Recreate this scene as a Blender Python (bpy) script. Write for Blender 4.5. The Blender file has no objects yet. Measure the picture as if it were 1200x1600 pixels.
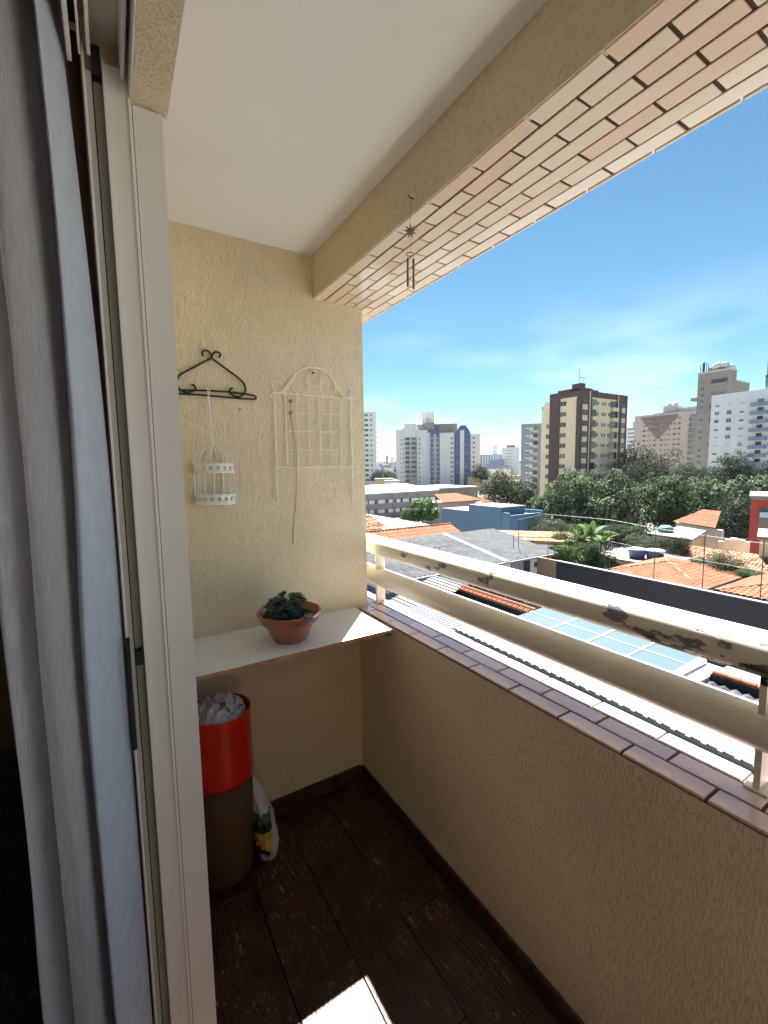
import bpy, bmesh, math, random
from math import sin, cos, pi, radians, sqrt, atan2, hypot
from mathutils import Vector, Matrix, noise
rnd = random.Random(7)
S = bpy.context.scene
COL = S.collection
# ------------------------------------------------------------------ camera
# origin = the eye of the photographer; x out over the parapet, y along the balcony, z up (metres)
RX = (0.85152985, 0.06548349, -0.52020075)
RY = (-0.52410904, 0.0791108, -0.84796887)
RZ = (-0.01437446, 0.99471272, 0.10168569)
cam_d = bpy.data.cameras.new('camera'); cam = bpy.data.objects.new('camera', cam_d); COL.objects.link(cam)
cam.matrix_world = Matrix((RX + (0,), RY + (0,), RZ + (0,), (0, 0, 0, 1)))
cam_d.sensor_fit = 'HORIZONTAL'; cam_d.sensor_width = 36; cam_d.lens = 36 * 686 / 1200
cam_d.clip_start = 0.02; cam_d.clip_end = 20000
S.camera = cam
# ------------------------------------------------------------------ sky, sun, exposure
SUN = Vector((0.42, 0.476, 1.0)).normalized()
SUN_EL = math.asin(SUN.z); SUN_AZ = atan2(SUN.x, SUN.y)
W = bpy.data.worlds.new('World'); S.world = W; W.use_nodes = True
wn = W.node_tree.nodes; wl = W.node_tree.links
bg = wn['Background']; bg.inputs['Strength'].default_value = 0.05
sky = wn.new('ShaderNodeTexSky'); sky.sky_type = 'NISHITA'; sky.sun_disc = False
sky.sun_elevation = SUN_EL; sky.sun_rotation = SUN_AZ
sky.altitude = 700; sky.air_density = 1.0; sky.dust_density = 0.1; sky.ozone_density = 1.6
tc = wn.new('ShaderNodeTexCoord')
sep = wn.new('ShaderNodeSeparateXYZ'); wl.new(tc.outputs['Generated'], sep.inputs[0])
mp = wn.new('ShaderNodeMapping'); mp.inputs['Scale'].default_value = (4, 4, 13)
wl.new(tc.outputs['Generated'], mp.inputs[0])
cn = wn.new('ShaderNodeTexNoise'); cn.inputs['Scale'].default_value = 1.0; cn.inputs['Detail'].default_value = 7
wl.new(mp.outputs[0], cn.inputs['Vector'])
cr = wn.new('ShaderNodeMapRange'); cr.inputs['From Min'].default_value = 0.46; cr.inputs['From Max'].default_value = 0.80
wl.new(cn.outputs['Fac'], cr.inputs[0])
el = wn.new('ShaderNodeMapRange'); el.inputs['From Min'].default_value = 0.34; el.inputs['From Max'].default_value = 0.05
wl.new(sep.outputs['Z'], el.inputs[0])
mu = wn.new('ShaderNodeMath'); mu.operation = 'MULTIPLY'; wl.new(cr.outputs[0], mu.inputs[0]); wl.new(el.outputs[0], mu.inputs[1])
mu2 = wn.new('ShaderNodeMath'); mu2.operation = 'MULTIPLY'; mu2.inputs[1].default_value = 0.45; wl.new(mu.outputs[0], mu2.inputs[0])
hs = wn.new('ShaderNodeHueSaturation'); hs.inputs['Saturation'].default_value = 1.14; hs.inputs['Value'].default_value = 0.54
wl.new(sky.outputs[0], hs.inputs['Color'])
mx = wn.new('ShaderNodeMixRGB'); mx.inputs[2].default_value = (6.5, 7.0, 7.6, 1)
wl.new(mu2.outputs[0], mx.inputs[0]); tint = wn.new('ShaderNodeMixRGB'); tint.blend_type = 'MULTIPLY'; tint.inputs[0].default_value = 1; tint.inputs[2].default_value = (.78, .94, .82, 1); wl.new(hs.outputs[0], tint.inputs[1]); wl.new(tint.outputs[0], mx.inputs[1]); wl.new(mx.outputs[0], bg.inputs['Color'])
sd = bpy.data.lights.new('sun', 'SUN'); sd.energy = 5.0; sd.angle = radians(0.5); sd.color = (1.0, 0.965, 0.91)
so = bpy.data.objects.new('sun', sd); COL.objects.link(so); so.rotation_euler = SUN.to_track_quat('Z', 'Y').to_euler()
so.location = (0, 0, 60)
S.view_settings.view_transform = 'Standard'; S.view_settings.look = 'None'
S.view_settings.gamma = 1; S.view_settings.use_curve_mapping = False
S.view_settings.exposure = 2.74
S.cycles.max_bounces = 10; S.cycles.diffuse_bounces = 8; S.cycles.transparent_max_bounces = 12
# ------------------------------------------------------------------ measuring helpers: a photograph pixel on a real plane
def ray(px, py):
    v = Vector((px - 600, 800 - py, -686)).normalized()
    return Vector((Vector(RX).dot(v), Vector(RY).dot(v), Vector(RZ).dot(v)))
def onx(px, py, x): r = ray(px, py); return r * (x / r.x)
def ony(px, py, y): r = ray(px, py); return r * (y / r.y)
def onz(px, py, z): r = ray(px, py); return r * (z / r.z)
def onr(px, py, d): r = ray(px, py); return r * (d / hypot(r.x, r.y))
# ------------------------------------------------------------------ mesh helpers
class MB:
    def __init__(s): s.v = []; s.f = []; s.m = []; s.sm = []
    def add(s, vs, fs, mi=0, smooth=False):
        b = len(s.v); s.v += [tuple(v) for v in vs]
        for f in fs: s.f.append([b + i for i in f]); s.m.append(mi); s.sm.append(smooth)
        return s
    def box(s, x0, x1, y0, y1, z0, z1, mi=0):
        return s.add([(x, y, z) for z in (z0, z1) for y in (y0, y1) for x in (x0, x1)],
              [(0, 2, 3, 1), (4, 5, 7, 6), (0, 1, 5, 4), (2, 6, 7, 3), (0, 4, 6, 2), (1, 3, 7, 5)], mi)
    def cbox(s, x0, x1, y0, y1, z0, z1, c, mi=0):      # box with chamfered vertical/horizontal edges
        X = [(x0 + c, y0 + c), (x1 - c, y0 + c), (x1 - c, y1 - c), (x0 + c, y1 - c)]
        Y = [(x0, y0), (x1, y0), (x1, y1), (x0, y1)]
        vs = [(x, y, z0) for x, y in X] + [(x, y, z0 + c) for x, y in Y] + [(x, y, z1 - c) for x, y in Y] + [(x, y, z1) for x, y in X]
        fs = [(3, 2, 1, 0), (12, 13, 14, 15)]
        for k in (0, 4, 8):
            for i in range(4):
                j = (i + 1) % 4; fs.append((k + i, k + j, k + 4 + j, k + 4 + i))
        return s.add(vs, fs, mi)
    def prism(s, poly, z0, z1, mi=0):
        n = len(poly)
        a = sum(poly[i][0] * poly[(i + 1) % n][1] - poly[(i + 1) % n][0] * poly[i][1] for i in range(n))
        if a < 0: poly = poly[::-1]
        return s.add([(x, y, z0) for x, y in poly] + [(x, y, z1) for x, y in poly],
              [tuple(range(n))[::-1], tuple(range(n, 2 * n))] + [(i, (i + 1) % n, n + (i + 1) % n, n + i) for i in range(n)], mi)
    def slab(s, pts, t, mi=0):          # polygon in space, thickened downwards by t
        n = len(pts); P = [Vector(p) for p in pts]
        nn = (P[1] - P[0]).cross(P[2] - P[0]).normalized()
        if nn.z < 0: P = P[::-1]; nn = -nn
        return s.add(P + [p - nn * t for p in P], [tuple(range(n)), tuple(range(2 * n - 1, n - 1, -1))] + [(i, n + i, n + (i + 1) % n, (i + 1) % n) for i in range(n)], mi)
    def tube(s, pts, r, n=8, mi=0, closed=False, cap=True):
        P = [Vector(p) for p in pts]; m = len(P); rr = r if isinstance(r, (list, tuple)) else [r] * m
        vs = []; up = None
        for i in range(m):
            a = P[(i - 1) % m] if (i or closed) else P[i]; b = P[(i + 1) % m] if (i < m - 1 or closed) else P[i]
            t = (b - a).normalized()
            if up is None:
                up = Vector((0, 0, 1)) if abs(t.z) < .9 else Vector((1, 0, 0))
            u = (up - t * up.dot(t)).normalized(); up = u; w = t.cross(u)
            for k in range(n):
                an = 2 * pi * k / n; vs.append(P[i] + (u * cos(an) + w * sin(an)) * rr[i])
        fs = []
        for i in range(m if closed else m - 1):
            for k in range(n):
                a = i * n + k; b = i * n + (k + 1) % n; c = ((i + 1) % m) * n + (k + 1) % n; d = ((i + 1) % m) * n + k
                fs.append((a, b, c, d))
        s.add(vs, fs, mi, True)
        if cap and not closed:
            s.add(vs[:n], [tuple(range(n))[::-1]], mi); s.add(vs[-n:], [tuple(range(n))], mi)
        return s
    def lathe(s, prof, n=40, c=(0, 0), mi=0, smooth=True):
        vs = []; fs = []
        for r, z in prof:
            for k in range(n): a = 2 * pi * k / n; vs.append((c[0] + r * cos(a), c[1] + r * sin(a), z))
        for i in range(len(prof) - 1):
            for k in range(n):
                fs.append((i * n + k, i * n + (k + 1) % n, (i + 1) * n + (k + 1) % n, (i + 1) * n + k))
        return s.add(vs, fs, mi, smooth)
    def mesh(s, name, mats):
        me = bpy.data.meshes.new(name); me.from_pydata(s.v, [], s.f)
        for m in (mats if isinstance(mats, (list, tuple)) else [mats]): me.materials.append(m)
        me.polygons.foreach_set('material_index', s.m); me.polygons.foreach_set('use_smooth', s.sm)
        me.update(); return me
    def build(s, name, mats, parent=None, **kw):
        return link(name, s.mesh(name, mats), parent, **kw)
def link(name, me, parent=None, loc=None, label=None, cat=None, group=None, kind=None, rotz=0):
    o = bpy.data.objects.new(name, me); COL.objects.link(o)
    if loc is not None: o.location = loc
    if rotz: o.rotation_euler = (0, 0, rotz)
    if parent: o.parent = parent
    tag(o, label, cat, group, kind); return o
def tag(o, label=None, cat=None, group=None, kind=None):
    if label: o['label'] = label
    if cat: o['category'] = cat
    if group: o['group'] = group
    if kind: o['kind'] = kind
    return o
def thing(name, label, cat, loc=(0, 0, 0), group=None, rotz=0):
    o = bpy.data.objects.new(name, None); COL.objects.link(o); o.empty_display_size = .1
    o.location = loc; o.rotation_euler = (0, 0, rotz); return tag(o, label, cat, group)
def struct(name, mb, mats, parent=None): return mb.build(name, mats, parent, kind='structure' if parent is None else None)
# ------------------------------------------------------------------ materials
def srgb(r, g, b): return tuple(((c / 255) / 12.92 if c <= 10 else ((c / 255 + .055) / 1.055) ** 2.4) for c in (r, g, b))
def mat(name, col, rough=.7, var=.12, vscale=6., bump=0., bscale=40., stretch=(1, 1, 1), metal=0., spec=.5, col2=None, c2scale=3., c2lo=.5, c2hi=.65, trans=0., island=0., coat=0., detail=6, coords='Object'):
    m = bpy.data.materials.new(name); m.use_nodes = True
    n = m.node_tree.nodes; l = m.node_tree.links; b = n['Principled BSDF']
    b.inputs['Roughness'].default_value = rough; b.inputs['Metallic'].default_value = metal
    b.inputs['Specular IOR Level'].default_value = spec
    if coat: b.inputs['Coat Weight'].default_value = coat; b.inputs['Coat Roughness'].default_value = .08
    t = n.new('ShaderNodeTexCoord'); mp = n.new('ShaderNodeMapping'); mp.inputs['Scale'].default_value = stretch
    l.new(t.outputs[coords], mp.inputs[0])
    nz = n.new('ShaderNodeTexNoise'); nz.inputs['Scale'].default_value = vscale; nz.inputs['Detail'].default_value = detail
    l.new(mp.outputs[0], nz.inputs['Vector'])
    mr = n.new('ShaderNodeMapRange'); mr.inputs['From Min'].default_value = .3; mr.inputs['From Max'].default_value = .7
    mr.inputs['To Min'].default_value = 1 - var; mr.inputs['To Max'].default_value = 1 + var
    l.new(nz.outputs['Fac'], mr.inputs[0])
    src = mr.outputs[0]
    if island:
        ge = n.new('ShaderNodeNewGeometry'); m2 = n.new('ShaderNodeMapRange'); m2.inputs['To Min'].default_value = 1 - island; m2.inputs['To Max'].default_value = 1 + island
        l.new(ge.outputs['Random Per Island'], m2.inputs[0]); mm = n.new('ShaderNodeMath'); mm.operation = 'MULTIPLY'
        l.new(src, mm.inputs[0]); l.new(m2.outputs[0], mm.inputs[1]); src = mm.outputs[0]
    base = n.new('ShaderNodeRGB'); base.outputs[0].default_value = (*col, 1); cs = base.outputs[0]
    if col2:
        n2 = n.new('ShaderNodeTexNoise'); n2.inputs['Scale'].default_value = c2scale; n2.inputs['Detail'].default_value = 8; n2.inputs['Roughness'].default_value = .65
        l.new(mp.outputs[0], n2.inputs['Vector'])
        r2 = n.new('ShaderNodeMapRange'); r2.inputs['From Min'].default_value = c2lo; r2.inputs['From Max'].default_value = c2hi
        l.new(n2.outputs['Fac'], r2.inputs[0]); mc = n.new('ShaderNodeMixRGB'); mc.inputs[2].default_value = (*col2, 1)
        l.new(r2.outputs[0], mc.inputs[0]); l.new(cs, mc.inputs[1]); cs = mc.outputs[0]
    vm = n.new('ShaderNodeVectorMath'); vm.operation = 'SCALE'; l.new(cs, vm.inputs[0]); l.new(src, vm.inputs['Scale'])
    l.new(vm.outputs[0], b.inputs['Base Color'])
    if bump:
        nb = n.new('ShaderNodeTexNoise'); nb.inputs['Scale'].default_value = bscale; nb.inputs['Detail'].default_value = 4
        l.new(mp.outputs[0], nb.inputs['Vector']); bp = n.new('ShaderNodeBump'); bp.inputs['Strength'].default_value = min(1, bump); bp.inputs['Distance'].default_value = .01 * max(1, bump)
        l.new(nb.outputs['Fac'], bp.inputs['Height']); l.new(bp.outputs[0], b.inputs['Normal'])
    if trans:
        tr = n.new('ShaderNodeBsdfTranslucent'); l.new(vm.outputs[0], tr.inputs['Color'])
        ms = n.new('ShaderNodeMixShader'); ms.inputs[0].default_value = trans; o = n['Material Output']
        l.new(b.outputs[0], ms.inputs[1]); l.new(tr.outputs[0], ms.inputs[2]); l.new(ms.outputs[0], o.inputs[0])
    return m
def plaster(name, col, pit, stretch=(1, 1, 0.17), scale=270, depth=.0013, pitmix=.15, strength=1.):
    # scratched "graffiato" render: short vertical furrows with dirt in them
    m = bpy.data.materials.new(name); m.use_nodes = True; n = m.node_tree.nodes; l = m.node_tree.links; b = n['Principled BSDF']
    b.inputs['Roughness'].default_value = .9; b.inputs['Specular IOR Level'].default_value = .2
    t = n.new('ShaderNodeTexCoord'); mp = n.new('ShaderNodeMapping'); mp.inputs['Scale'].default_value = stretch; l.new(t.outputs['Object'], mp.inputs[0])
    w = n.new('ShaderNodeTexNoise'); w.inputs['Scale'].default_value = 9; l.new(t.outputs['Object'], w.inputs['Vector'])
    ws = n.new('ShaderNodeVectorMath'); ws.operation = 'SCALE'; ws.inputs['Scale'].default_value = .0016; l.new(w.outputs['Color'], ws.inputs[0])
    wa = n.new('ShaderNodeVectorMath'); l.new(mp.outputs[0], wa.inputs[0]); l.new(ws.outputs[0], wa.inputs[1])
    a = n.new('ShaderNodeTexNoise'); a.inputs['Scale'].default_value = scale; a.inputs['Detail'].default_value = 3; a.inputs['Roughness'].default_value = .6; l.new(wa.outputs[0], a.inputs['Vector'])
    r = n.new('ShaderNodeMapRange'); r.inputs['From Min'].default_value = .34; r.inputs['From Max'].default_value = .46; l.new(a.outputs['Fac'], r.inputs[0])
    g = n.new('ShaderNodeTexNoise'); g.inputs['Scale'].default_value = 420; l.new(t.outputs['Object'], g.inputs['Vector'])
    ad = n.new('ShaderNodeMath'); ad.operation = 'MULTIPLY_ADD'; ad.inputs[1].default_value = .3; l.new(g.outputs['Fac'], ad.inputs[0]); l.new(r.outputs[0], ad.inputs[2])
    ab = n.new('ShaderNodeMath'); ab.operation = 'MULTIPLY_ADD'; ab.inputs[1].default_value = 1.2; l.new(a.outputs['Fac'], ab.inputs[0]); l.new(ad.outputs[0], ab.inputs[2])
    bp = n.new('ShaderNodeBump'); bp.inputs['Distance'].default_value = depth; bp.inputs['Strength'].default_value = strength; l.new(ab.outputs[0], bp.inputs['Height']); l.new(bp.outputs[0], b.inputs['Normal'])
    lo = n.new('ShaderNodeTexNoise'); lo.inputs['Scale'].default_value = 1.7; lo.inputs['Detail'].default_value = 5; l.new(t.outputs['Object'], lo.inputs['Vector'])
    lr = n.new('ShaderNodeMapRange'); lr.inputs['From Min'].default_value = .3; lr.inputs['From Max'].default_value = .7; lr.inputs['To Min'].default_value = .87; lr.inputs['To Max'].default_value = 1.1; l.new(lo.outputs['Fac'], lr.inputs[0])
    mc = n.new('ShaderNodeMixRGB'); mc.inputs[1].default_value = (*pit, 1); mc.inputs[2].default_value = (*col, 1)
    rr = n.new('ShaderNodeMapRange'); rr.inputs['To Min'].default_value = 1 - pitmix; l.new(r.outputs[0], rr.inputs[0]); l.new(rr.outputs[0], mc.inputs[0])
    vm = n.new('ShaderNodeVectorMath'); vm.operation = 'SCALE'; l.new(mc.outputs[0], vm.inputs[0]); l.new(lr.outputs[0], vm.inputs['Scale']); l.new(vm.outputs[0], b.inputs['Base Color'])
    return m
M = {}
M['plaster'] = plaster('plaster_cream', (.76, .67, .49), (.48, .40, .27))
M['plaster_parapet'] = plaster('plaster_parapet', (.80, .70, .52), (.62, .52, .38), depth=.0014, pitmix=.10, scale=290)
M['plaster_beam'] = plaster('plaster_beam', (.74, .64, .46), (.56, .47, .33), scale=70, stretch=(1, 1, 1), depth=.0015, pitmix=.3)
M['ceiling'] = mat('ceiling_paint', (.87, .89, .92), .9, .03, 2, .12, 90)
M['tile'] = mat('peach_glazed_tile', (.84, .68, .54), .22, .12, 8, .04, 60, coat=.7, island=0)
M['tile2'] = mat('peach_glazed_tile_pale', (.86, .73, .60), .2, .06, 8, .04, 60, coat=1.)
M['tile3'] = mat('peach_glazed_tile_deep', (.82, .62, .47), .24, .08, 8, .04, 60, coat=1.)
M['grout'] = mat('dark_grout', (.085, .055, .045), .95, .2, 60, .3, 300)
M['exterior'] = mat('exterior_tile', (.66, .5, .4), .4, .1, 3)
M['wood_floor'] = None
def wood(name, c1, c2, rough=.42):
    m = bpy.data.materials.new(name); m.use_nodes = True; n = m.node_tree.nodes; l = m.node_tree.links; b = n['Principled BSDF']
    t = n.new('ShaderNodeTexCoord'); mp = n.new('ShaderNodeMapping'); mp.inputs['Scale'].default_value = (1, .07, 1)
    oi = n.new('ShaderNodeObjectInfo'); av = n.new('ShaderNodeVectorMath'); l.new(t.outputs['Object'], av.inputs[0])
    rs = n.new('ShaderNodeMath'); rs.operation = 'MULTIPLY'; rs.inputs[1].default_value = 37; l.new(oi.outputs['Random'], rs.inputs[0]); l.new(rs.outputs[0], av.inputs[1])
    l.new(av.outputs[0], mp.inputs[0])
    wz = n.new('ShaderNodeTexNoise'); wz.inputs['Scale'].default_value = 4; l.new(av.outputs[0], wz.inputs['Vector'])
    sc = n.new('ShaderNodeVectorMath'); sc.operation = 'SCALE'; sc.inputs['Scale'].default_value = .06; l.new(wz.outputs['Color'], sc.inputs[0])
    ad = n.new('ShaderNodeVectorMath'); l.new(mp.outputs[0], ad.inputs[0]); l.new(sc.outputs[0], ad.inputs[1])
    a = n.new('ShaderNodeTexNoise'); a.inputs['Scale'].default_value = 130; a.inputs['Detail'].default_value = 5; a.inputs['Roughness'].default_value = .65; l.new(ad.outputs[0], a.inputs['Vector'])
    r = n.new('ShaderNodeMapRange'); r.inputs['From Min'].default_value = .35; r.inputs['From Max'].default_value = .62; l.new(a.outputs['Fac'], r.inputs[0])
    mc = n.new('ShaderNodeMixRGB'); mc.inputs[1].default_value = (*c1, 1); mc.inputs[2].default_value = (*c2, 1); l.new(r.outputs[0], mc.inputs[0])
    d = n.new('ShaderNodeTexNoise'); d.inputs['Scale'].default_value = 7; d.inputs['Detail'].default_value = 8; d.inputs['Roughness'].default_value = .7; l.new(av.outputs[0], d.inputs['Vector'])
    dr = n.new('ShaderNodeMapRange'); dr.inputs['From Min'].default_value = .35; dr.inputs['From Max'].default_value = .7; dr.inputs['To Min'].default_value = .65; dr.inputs['To Max'].default_value = 1.5; l.new(d.outputs['Fac'], dr.inputs[0])
    vm = n.new('ShaderNodeVectorMath'); vm.operation = 'SCALE'; l.new(mc.outputs[0], vm.inputs[0]); l.new(dr.outputs[0], vm.inputs['Scale'])
    # pale dust and scratches in the grain, doubling as painted glints of light
    sp = n.new('ShaderNodeTexNoise'); sp.inputs['Scale'].default_value = 240; sp.inputs['Detail'].default_value = 2; l.new(ad.outputs[0], sp.inputs['Vector'])
    sr = n.new('ShaderNodeMapRange'); sr.inputs['From Min'].default_value = .62; sr.inputs['From Max'].default_value = .69; l.new(sp.outputs['Fac'], sr.inputs[0])
    sm = n.new('ShaderNodeMath'); sm.operation = 'MULTIPLY'; dm = n.new('ShaderNodeMapRange'); dm.inputs['From Min'].default_value = .47; dm.inputs['From Max'].default_value = .58; l.new(d.outputs['Fac'], dm.inputs[0]); l.new(sr.outputs[0], sm.inputs[0]); l.new(dm.outputs[0], sm.inputs[1])
    m3 = n.new('ShaderNodeMixRGB'); m3.inputs[2].default_value = (.42, .36, .33, 1); l.new(sm.outputs[0], m3.inputs[0]); l.new(vm.outputs[0], m3.inputs[1])
    l.new(m3.outputs[0], b.inputs['Base Color'])
    bp = n.new('ShaderNodeBump'); bp.inputs['Distance'].default_value = .004; bp.inputs['Strength'].default_value = .9; l.new(a.outputs['Fac'], bp.inputs['Height']); l.new(bp.outputs[0], b.inputs['Normal'])
    rg = n.new('ShaderNodeMapRange'); rg.inputs['To Min'].default_value = rough - .2; rg.inputs['To Max'].default_value = rough + .1; l.new(d.outputs['Fac'], rg.inputs[0]); l.new(rg.outputs[0], b.inputs['Roughness'])
    b.inputs['Specular IOR Level'].default_value = .6
    return m
M['wood_floor'] = wood('dark_rustic_wood_tile', (.014, .006, .0045), (.078, .031, .019))
M['white_paint'] = mat('white_laminate', (.78, .78, .77), .45, .03, 3, .03, 60)
M['chip'] = mat('raw_chipboard_edge', (.42, .22, .11), .85, .35, 40, .3, 200, stretch=(1, 3, 1))
M['alu'] = mat('cream_painted_aluminium', (.80, .78, .73), .38, .03, 3, .02, 80)
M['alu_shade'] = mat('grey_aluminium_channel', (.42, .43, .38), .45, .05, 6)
M['black'] = mat('black_plastic', (.012, .012, .013), .45, .1)
M['black_iron'] = mat('black_wrought_iron', (.012, .010, .009), .5, .2, 60, .2, 300)
M['wire_white'] = mat('cream_painted_wire', (.90, .88, .84), .5, .1, 40, col2=(.30, .2, .12), c2scale=30, c2lo=.64, c2hi=.7)
M['string'] = mat('brown_string', (.25, .18, .12), .9)
M['bronze'] = mat('tarnished_bronze', (.27, .20, .13), .45, .2, 30, metal=.5)
M['lace_white'] = mat('white_enamelled_tin', (.78, .78, .78), .4, .05, 20, col2=(.35, .3, .26), c2scale=30, c2lo=.64, c2hi=.7)
M['red'] = mat('red_plastic', (.56, .018, .006), .3, .14, 7, spec=.5)
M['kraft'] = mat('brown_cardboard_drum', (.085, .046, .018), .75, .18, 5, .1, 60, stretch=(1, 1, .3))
M['bag'] = mat('white_plastic_film', (.55, .55, .60), .4, .05, 8, .12, 30)
M['green_ink'] = mat('green_print', (.05, .16, .05), .4, .1)
M['yellow_ink'] = mat('yellow_print', (.62, .42, .08), .4, .3, 20, col2=(.25, .12, .05), c2scale=25, c2lo=.5, c2hi=.6)
M['black_ink'] = mat('dark_print', (.02, .03, .03), .4, .1)
M['terracotta_pot'] = mat('copper_brown_plastic_pot', (.34, .10, .045), .27, .06, 6, coat=.6)
M['soil'] = mat('dark_soil', (.018, .012, .009), .95, .4, 60, .8, 90)
M['succ'] = mat('blue_green_succulent', (.05, .105, .075), .5, .2, 20, island=.35)
M['succ_pale'] = mat('grey_pale_succulent', (.30, .36, .33), .55, .15, 20, island=.2)
M['succ_green'] = mat('fresh_green_succulent', (.07, .19, .06), .45, .2, 20, island=.3)
# far world
def wall_mat(name, c, stain=.25, sc=.35): return mat(name, c, .85, .07, sc * 2, .1, 8, stretch=(1, 1, .3), col2=tuple(v * (1 - stain) for v in c), c2scale=sc, c2lo=.5, c2hi=.75)
M['t_white'] = wall_mat('tower_white_render', (.66, .66, .66))
M['t_grey'] = wall_mat('tower_grey_render', (.42, .42, .42))
M['t_cream'] = wall_mat('tower_cream_render', (.74, .60, .42), .12)
M['t_brown'] = wall_mat('tower_brown_render', (.080, .048, .048), .2)
M['t_blue'] = wall_mat('tower_blue_tile', (.075, .12, .27), .2)
M['t_bluegrey'] = wall_mat('tower_bluegrey_render', (.20, .25, .36), .15)
M['t_pink'] = wall_mat('tower_pinkish_render', (.48, .39, .35), .15)
M['t_rose'] = wall_mat('tower_rose_panel', (.22, .125, .115), .15)
M['t_conc'] = wall_mat('tower_stained_concrete', (.22, .195, .175), .45, .12)
M['t_pale'] = wall_mat('tower_pale_blue_white', (.62, .66, .72), .15)
M['t_glass'] = mat('dark_window_glass', (.035, .042, .05), .15, .4, 1.5)
_n = M['t_glass'].node_tree.nodes; _l = M['t_glass'].node_tree.links; _b = _n['Principled BSDF']
_o = _n.new('ShaderNodeObjectInfo'); _r = _n.new('ShaderNodeMapRange'); _r.inputs['From Min'].default_value = .6; _r.inputs['From Max'].default_value = .75; _l.new(_o.outputs['Random'], _r.inputs[0])
_x = _n.new('ShaderNodeMixRGB'); _x.inputs[2].default_value = (.17, .165, .155, 1); _l.new(_r.outputs[0], _x.inputs[0]); _l.new(_b.inputs['Base Color'].links[0].from_socket, _x.inputs[1]); _l.new(_x.outputs[0], _b.inputs['Base Color'])
M['t_frame'] = mat('window_frame_paint', (.5, .5, .48), .6)
M['t_shutter'] = mat('pale_roller_shutter', (.62, .62, .6), .7)
M['roof_clay'] = mat('clay_roof', (.22, .085, .048), .85, .25, 1.2, .2, 10, col2=(.13, .06, .04), c2scale=.9, c2lo=.5, c2hi=.7, island=.22, spec=.1)
M['roof_clay_old'] = mat('mottled_clay_roof', (.27, .14, .085), .9, .35, 3, .2, 10, col2=(.06, .04, .03), c2scale=2.2, c2lo=.48, c2hi=.6, island=.3, spec=.1)
M['roof_grey'] = mat('grey_fibre_cement', (.052, .059, .066), .75, .35, 2.2, .1, 12, col2=(.034, .038, .043), c2scale=.5, c2lo=.45, c2hi=.65, spec=.1)
M['roof_dark'] = mat('dark_old_fibre_cement', (.04, .033, .031), .85, .25, 2, spec=.1)
M['roof_white'] = mat('white_metal_roof', (.20, .20, .195), .6, .06, .6, col2=(.155, .155, .15), c2scale=.5, spec=.1)
M['roof_sheet'] = mat('pale_zinc_sheet', (.125, .148, .16), .6, .08, 1.5, col2=(.11, .135, .148), c2scale=.8, spec=.1)
M['roof_stripe'] = mat('silver_sheet', (.22, .215, .21), .6, .08, 1.5, spec=.1)
M['gutter'] = mat('dark_gutter', (.010, .009, .009), .8)
M['house_white'] = wall_mat('house_white_wall', (.70, .70, .68), .25)
M['house_blue'] = wall_mat('steel_blue_wall', (.10, .17, .26), .15)
M['house_grey'] = wall_mat('house_grey_wall', (.26, .26, .27), .3)
M['house_tan'] = wall_mat('house_tan_wall', (.44, .33, .2), .25)
M['house_stained'] = wall_mat('stained_cement_wall', (.62, .58, .50), .5, .6)
M['house_red'] = wall_mat('red_wall', (.38, .055, .045), .15)
M['pinkwall'] = wall_mat('dusty_pink_wall', (.45, .34, .32), .2)
M['dark_wall'] = mat('charcoal_painted_wall', (.020, .020, .025), .85, .12, .6, .1, 10)
M['brick'] = None
M['ground'] = mat('street_and_yards_ground', (.16, .15, .14), .95, .25, .08, col2=(.09, .10, .06), c2scale=.03)
M['yard'] = mat('concrete_yard', (.22, .22, .21), .9, .15, .5)
M['sky_glass'] = mat('pale_blue_skylight_glass', (.055, .086, .098), .3, .03, .5, spec=.25)
M['tank'] = mat('blue_water_tank', (.10, .17, .32), .45, .08, 2)
M['tank_lid'] = mat('pale_blue_tank_lid', (.38, .52, .66), .4, .05, 2)
M['wire'] = mat('dark_wire', (.03, .03, .03), .6)
M['galv'] = mat('galvanised_wire', (.32, .32, .32), .5)
M['trunk'] = mat('bark', (.085, .06, .045), .95, .3, 3, .4, 10)
def leafmat(name, c, isl=.45): return mat(name, c, .7, .15, .6, trans=.25, island=isl, spec=.12)
M['leaf_mango'] = leafmat('leaf_pale_green', (.075, .105, .052), .85)
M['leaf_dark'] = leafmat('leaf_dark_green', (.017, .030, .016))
M['leaf_mid'] = leafmat('leaf_mid_green', (.028, .058, .018))
M['leaf_olive'] = leafmat('leaf_olive_green', (.05, .066, .035))
M['leaf_bright'] = leafmat('leaf_bright_green', (.07, .125, .035))
def brickmat():
    m = bpy.data.materials.new('fired_brick_wall'); m.use_nodes = True; n = m.node_tree.nodes; l = m.node_tree.links; b = n['Principled BSDF']
    t = n.new('ShaderNodeTexCoord'); mp = n.new('ShaderNodeMapping'); mp.inputs['Rotation'].default_value = (0, radians(90), radians(90)); l.new(t.outputs['Object'], mp.inputs[0])
    k = n.new('ShaderNodeTexBrick'); k.inputs['Scale'].default_value = 2.2; k.inputs['Color1'].default_value = (.33, .2, .12, 1); k.inputs['Color2'].default_value = (.26, .15, .09, 1); k.inputs['Mortar'].default_value = (.2, .17, .14, 1)
    l.new(mp.outputs[0], k.inputs['Vector']); l.new(k.outputs['Color'], b.inputs['Base Color']); b.inputs['Roughness'].default_value = .9; return m
M['brick'] = brickmat()
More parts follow.
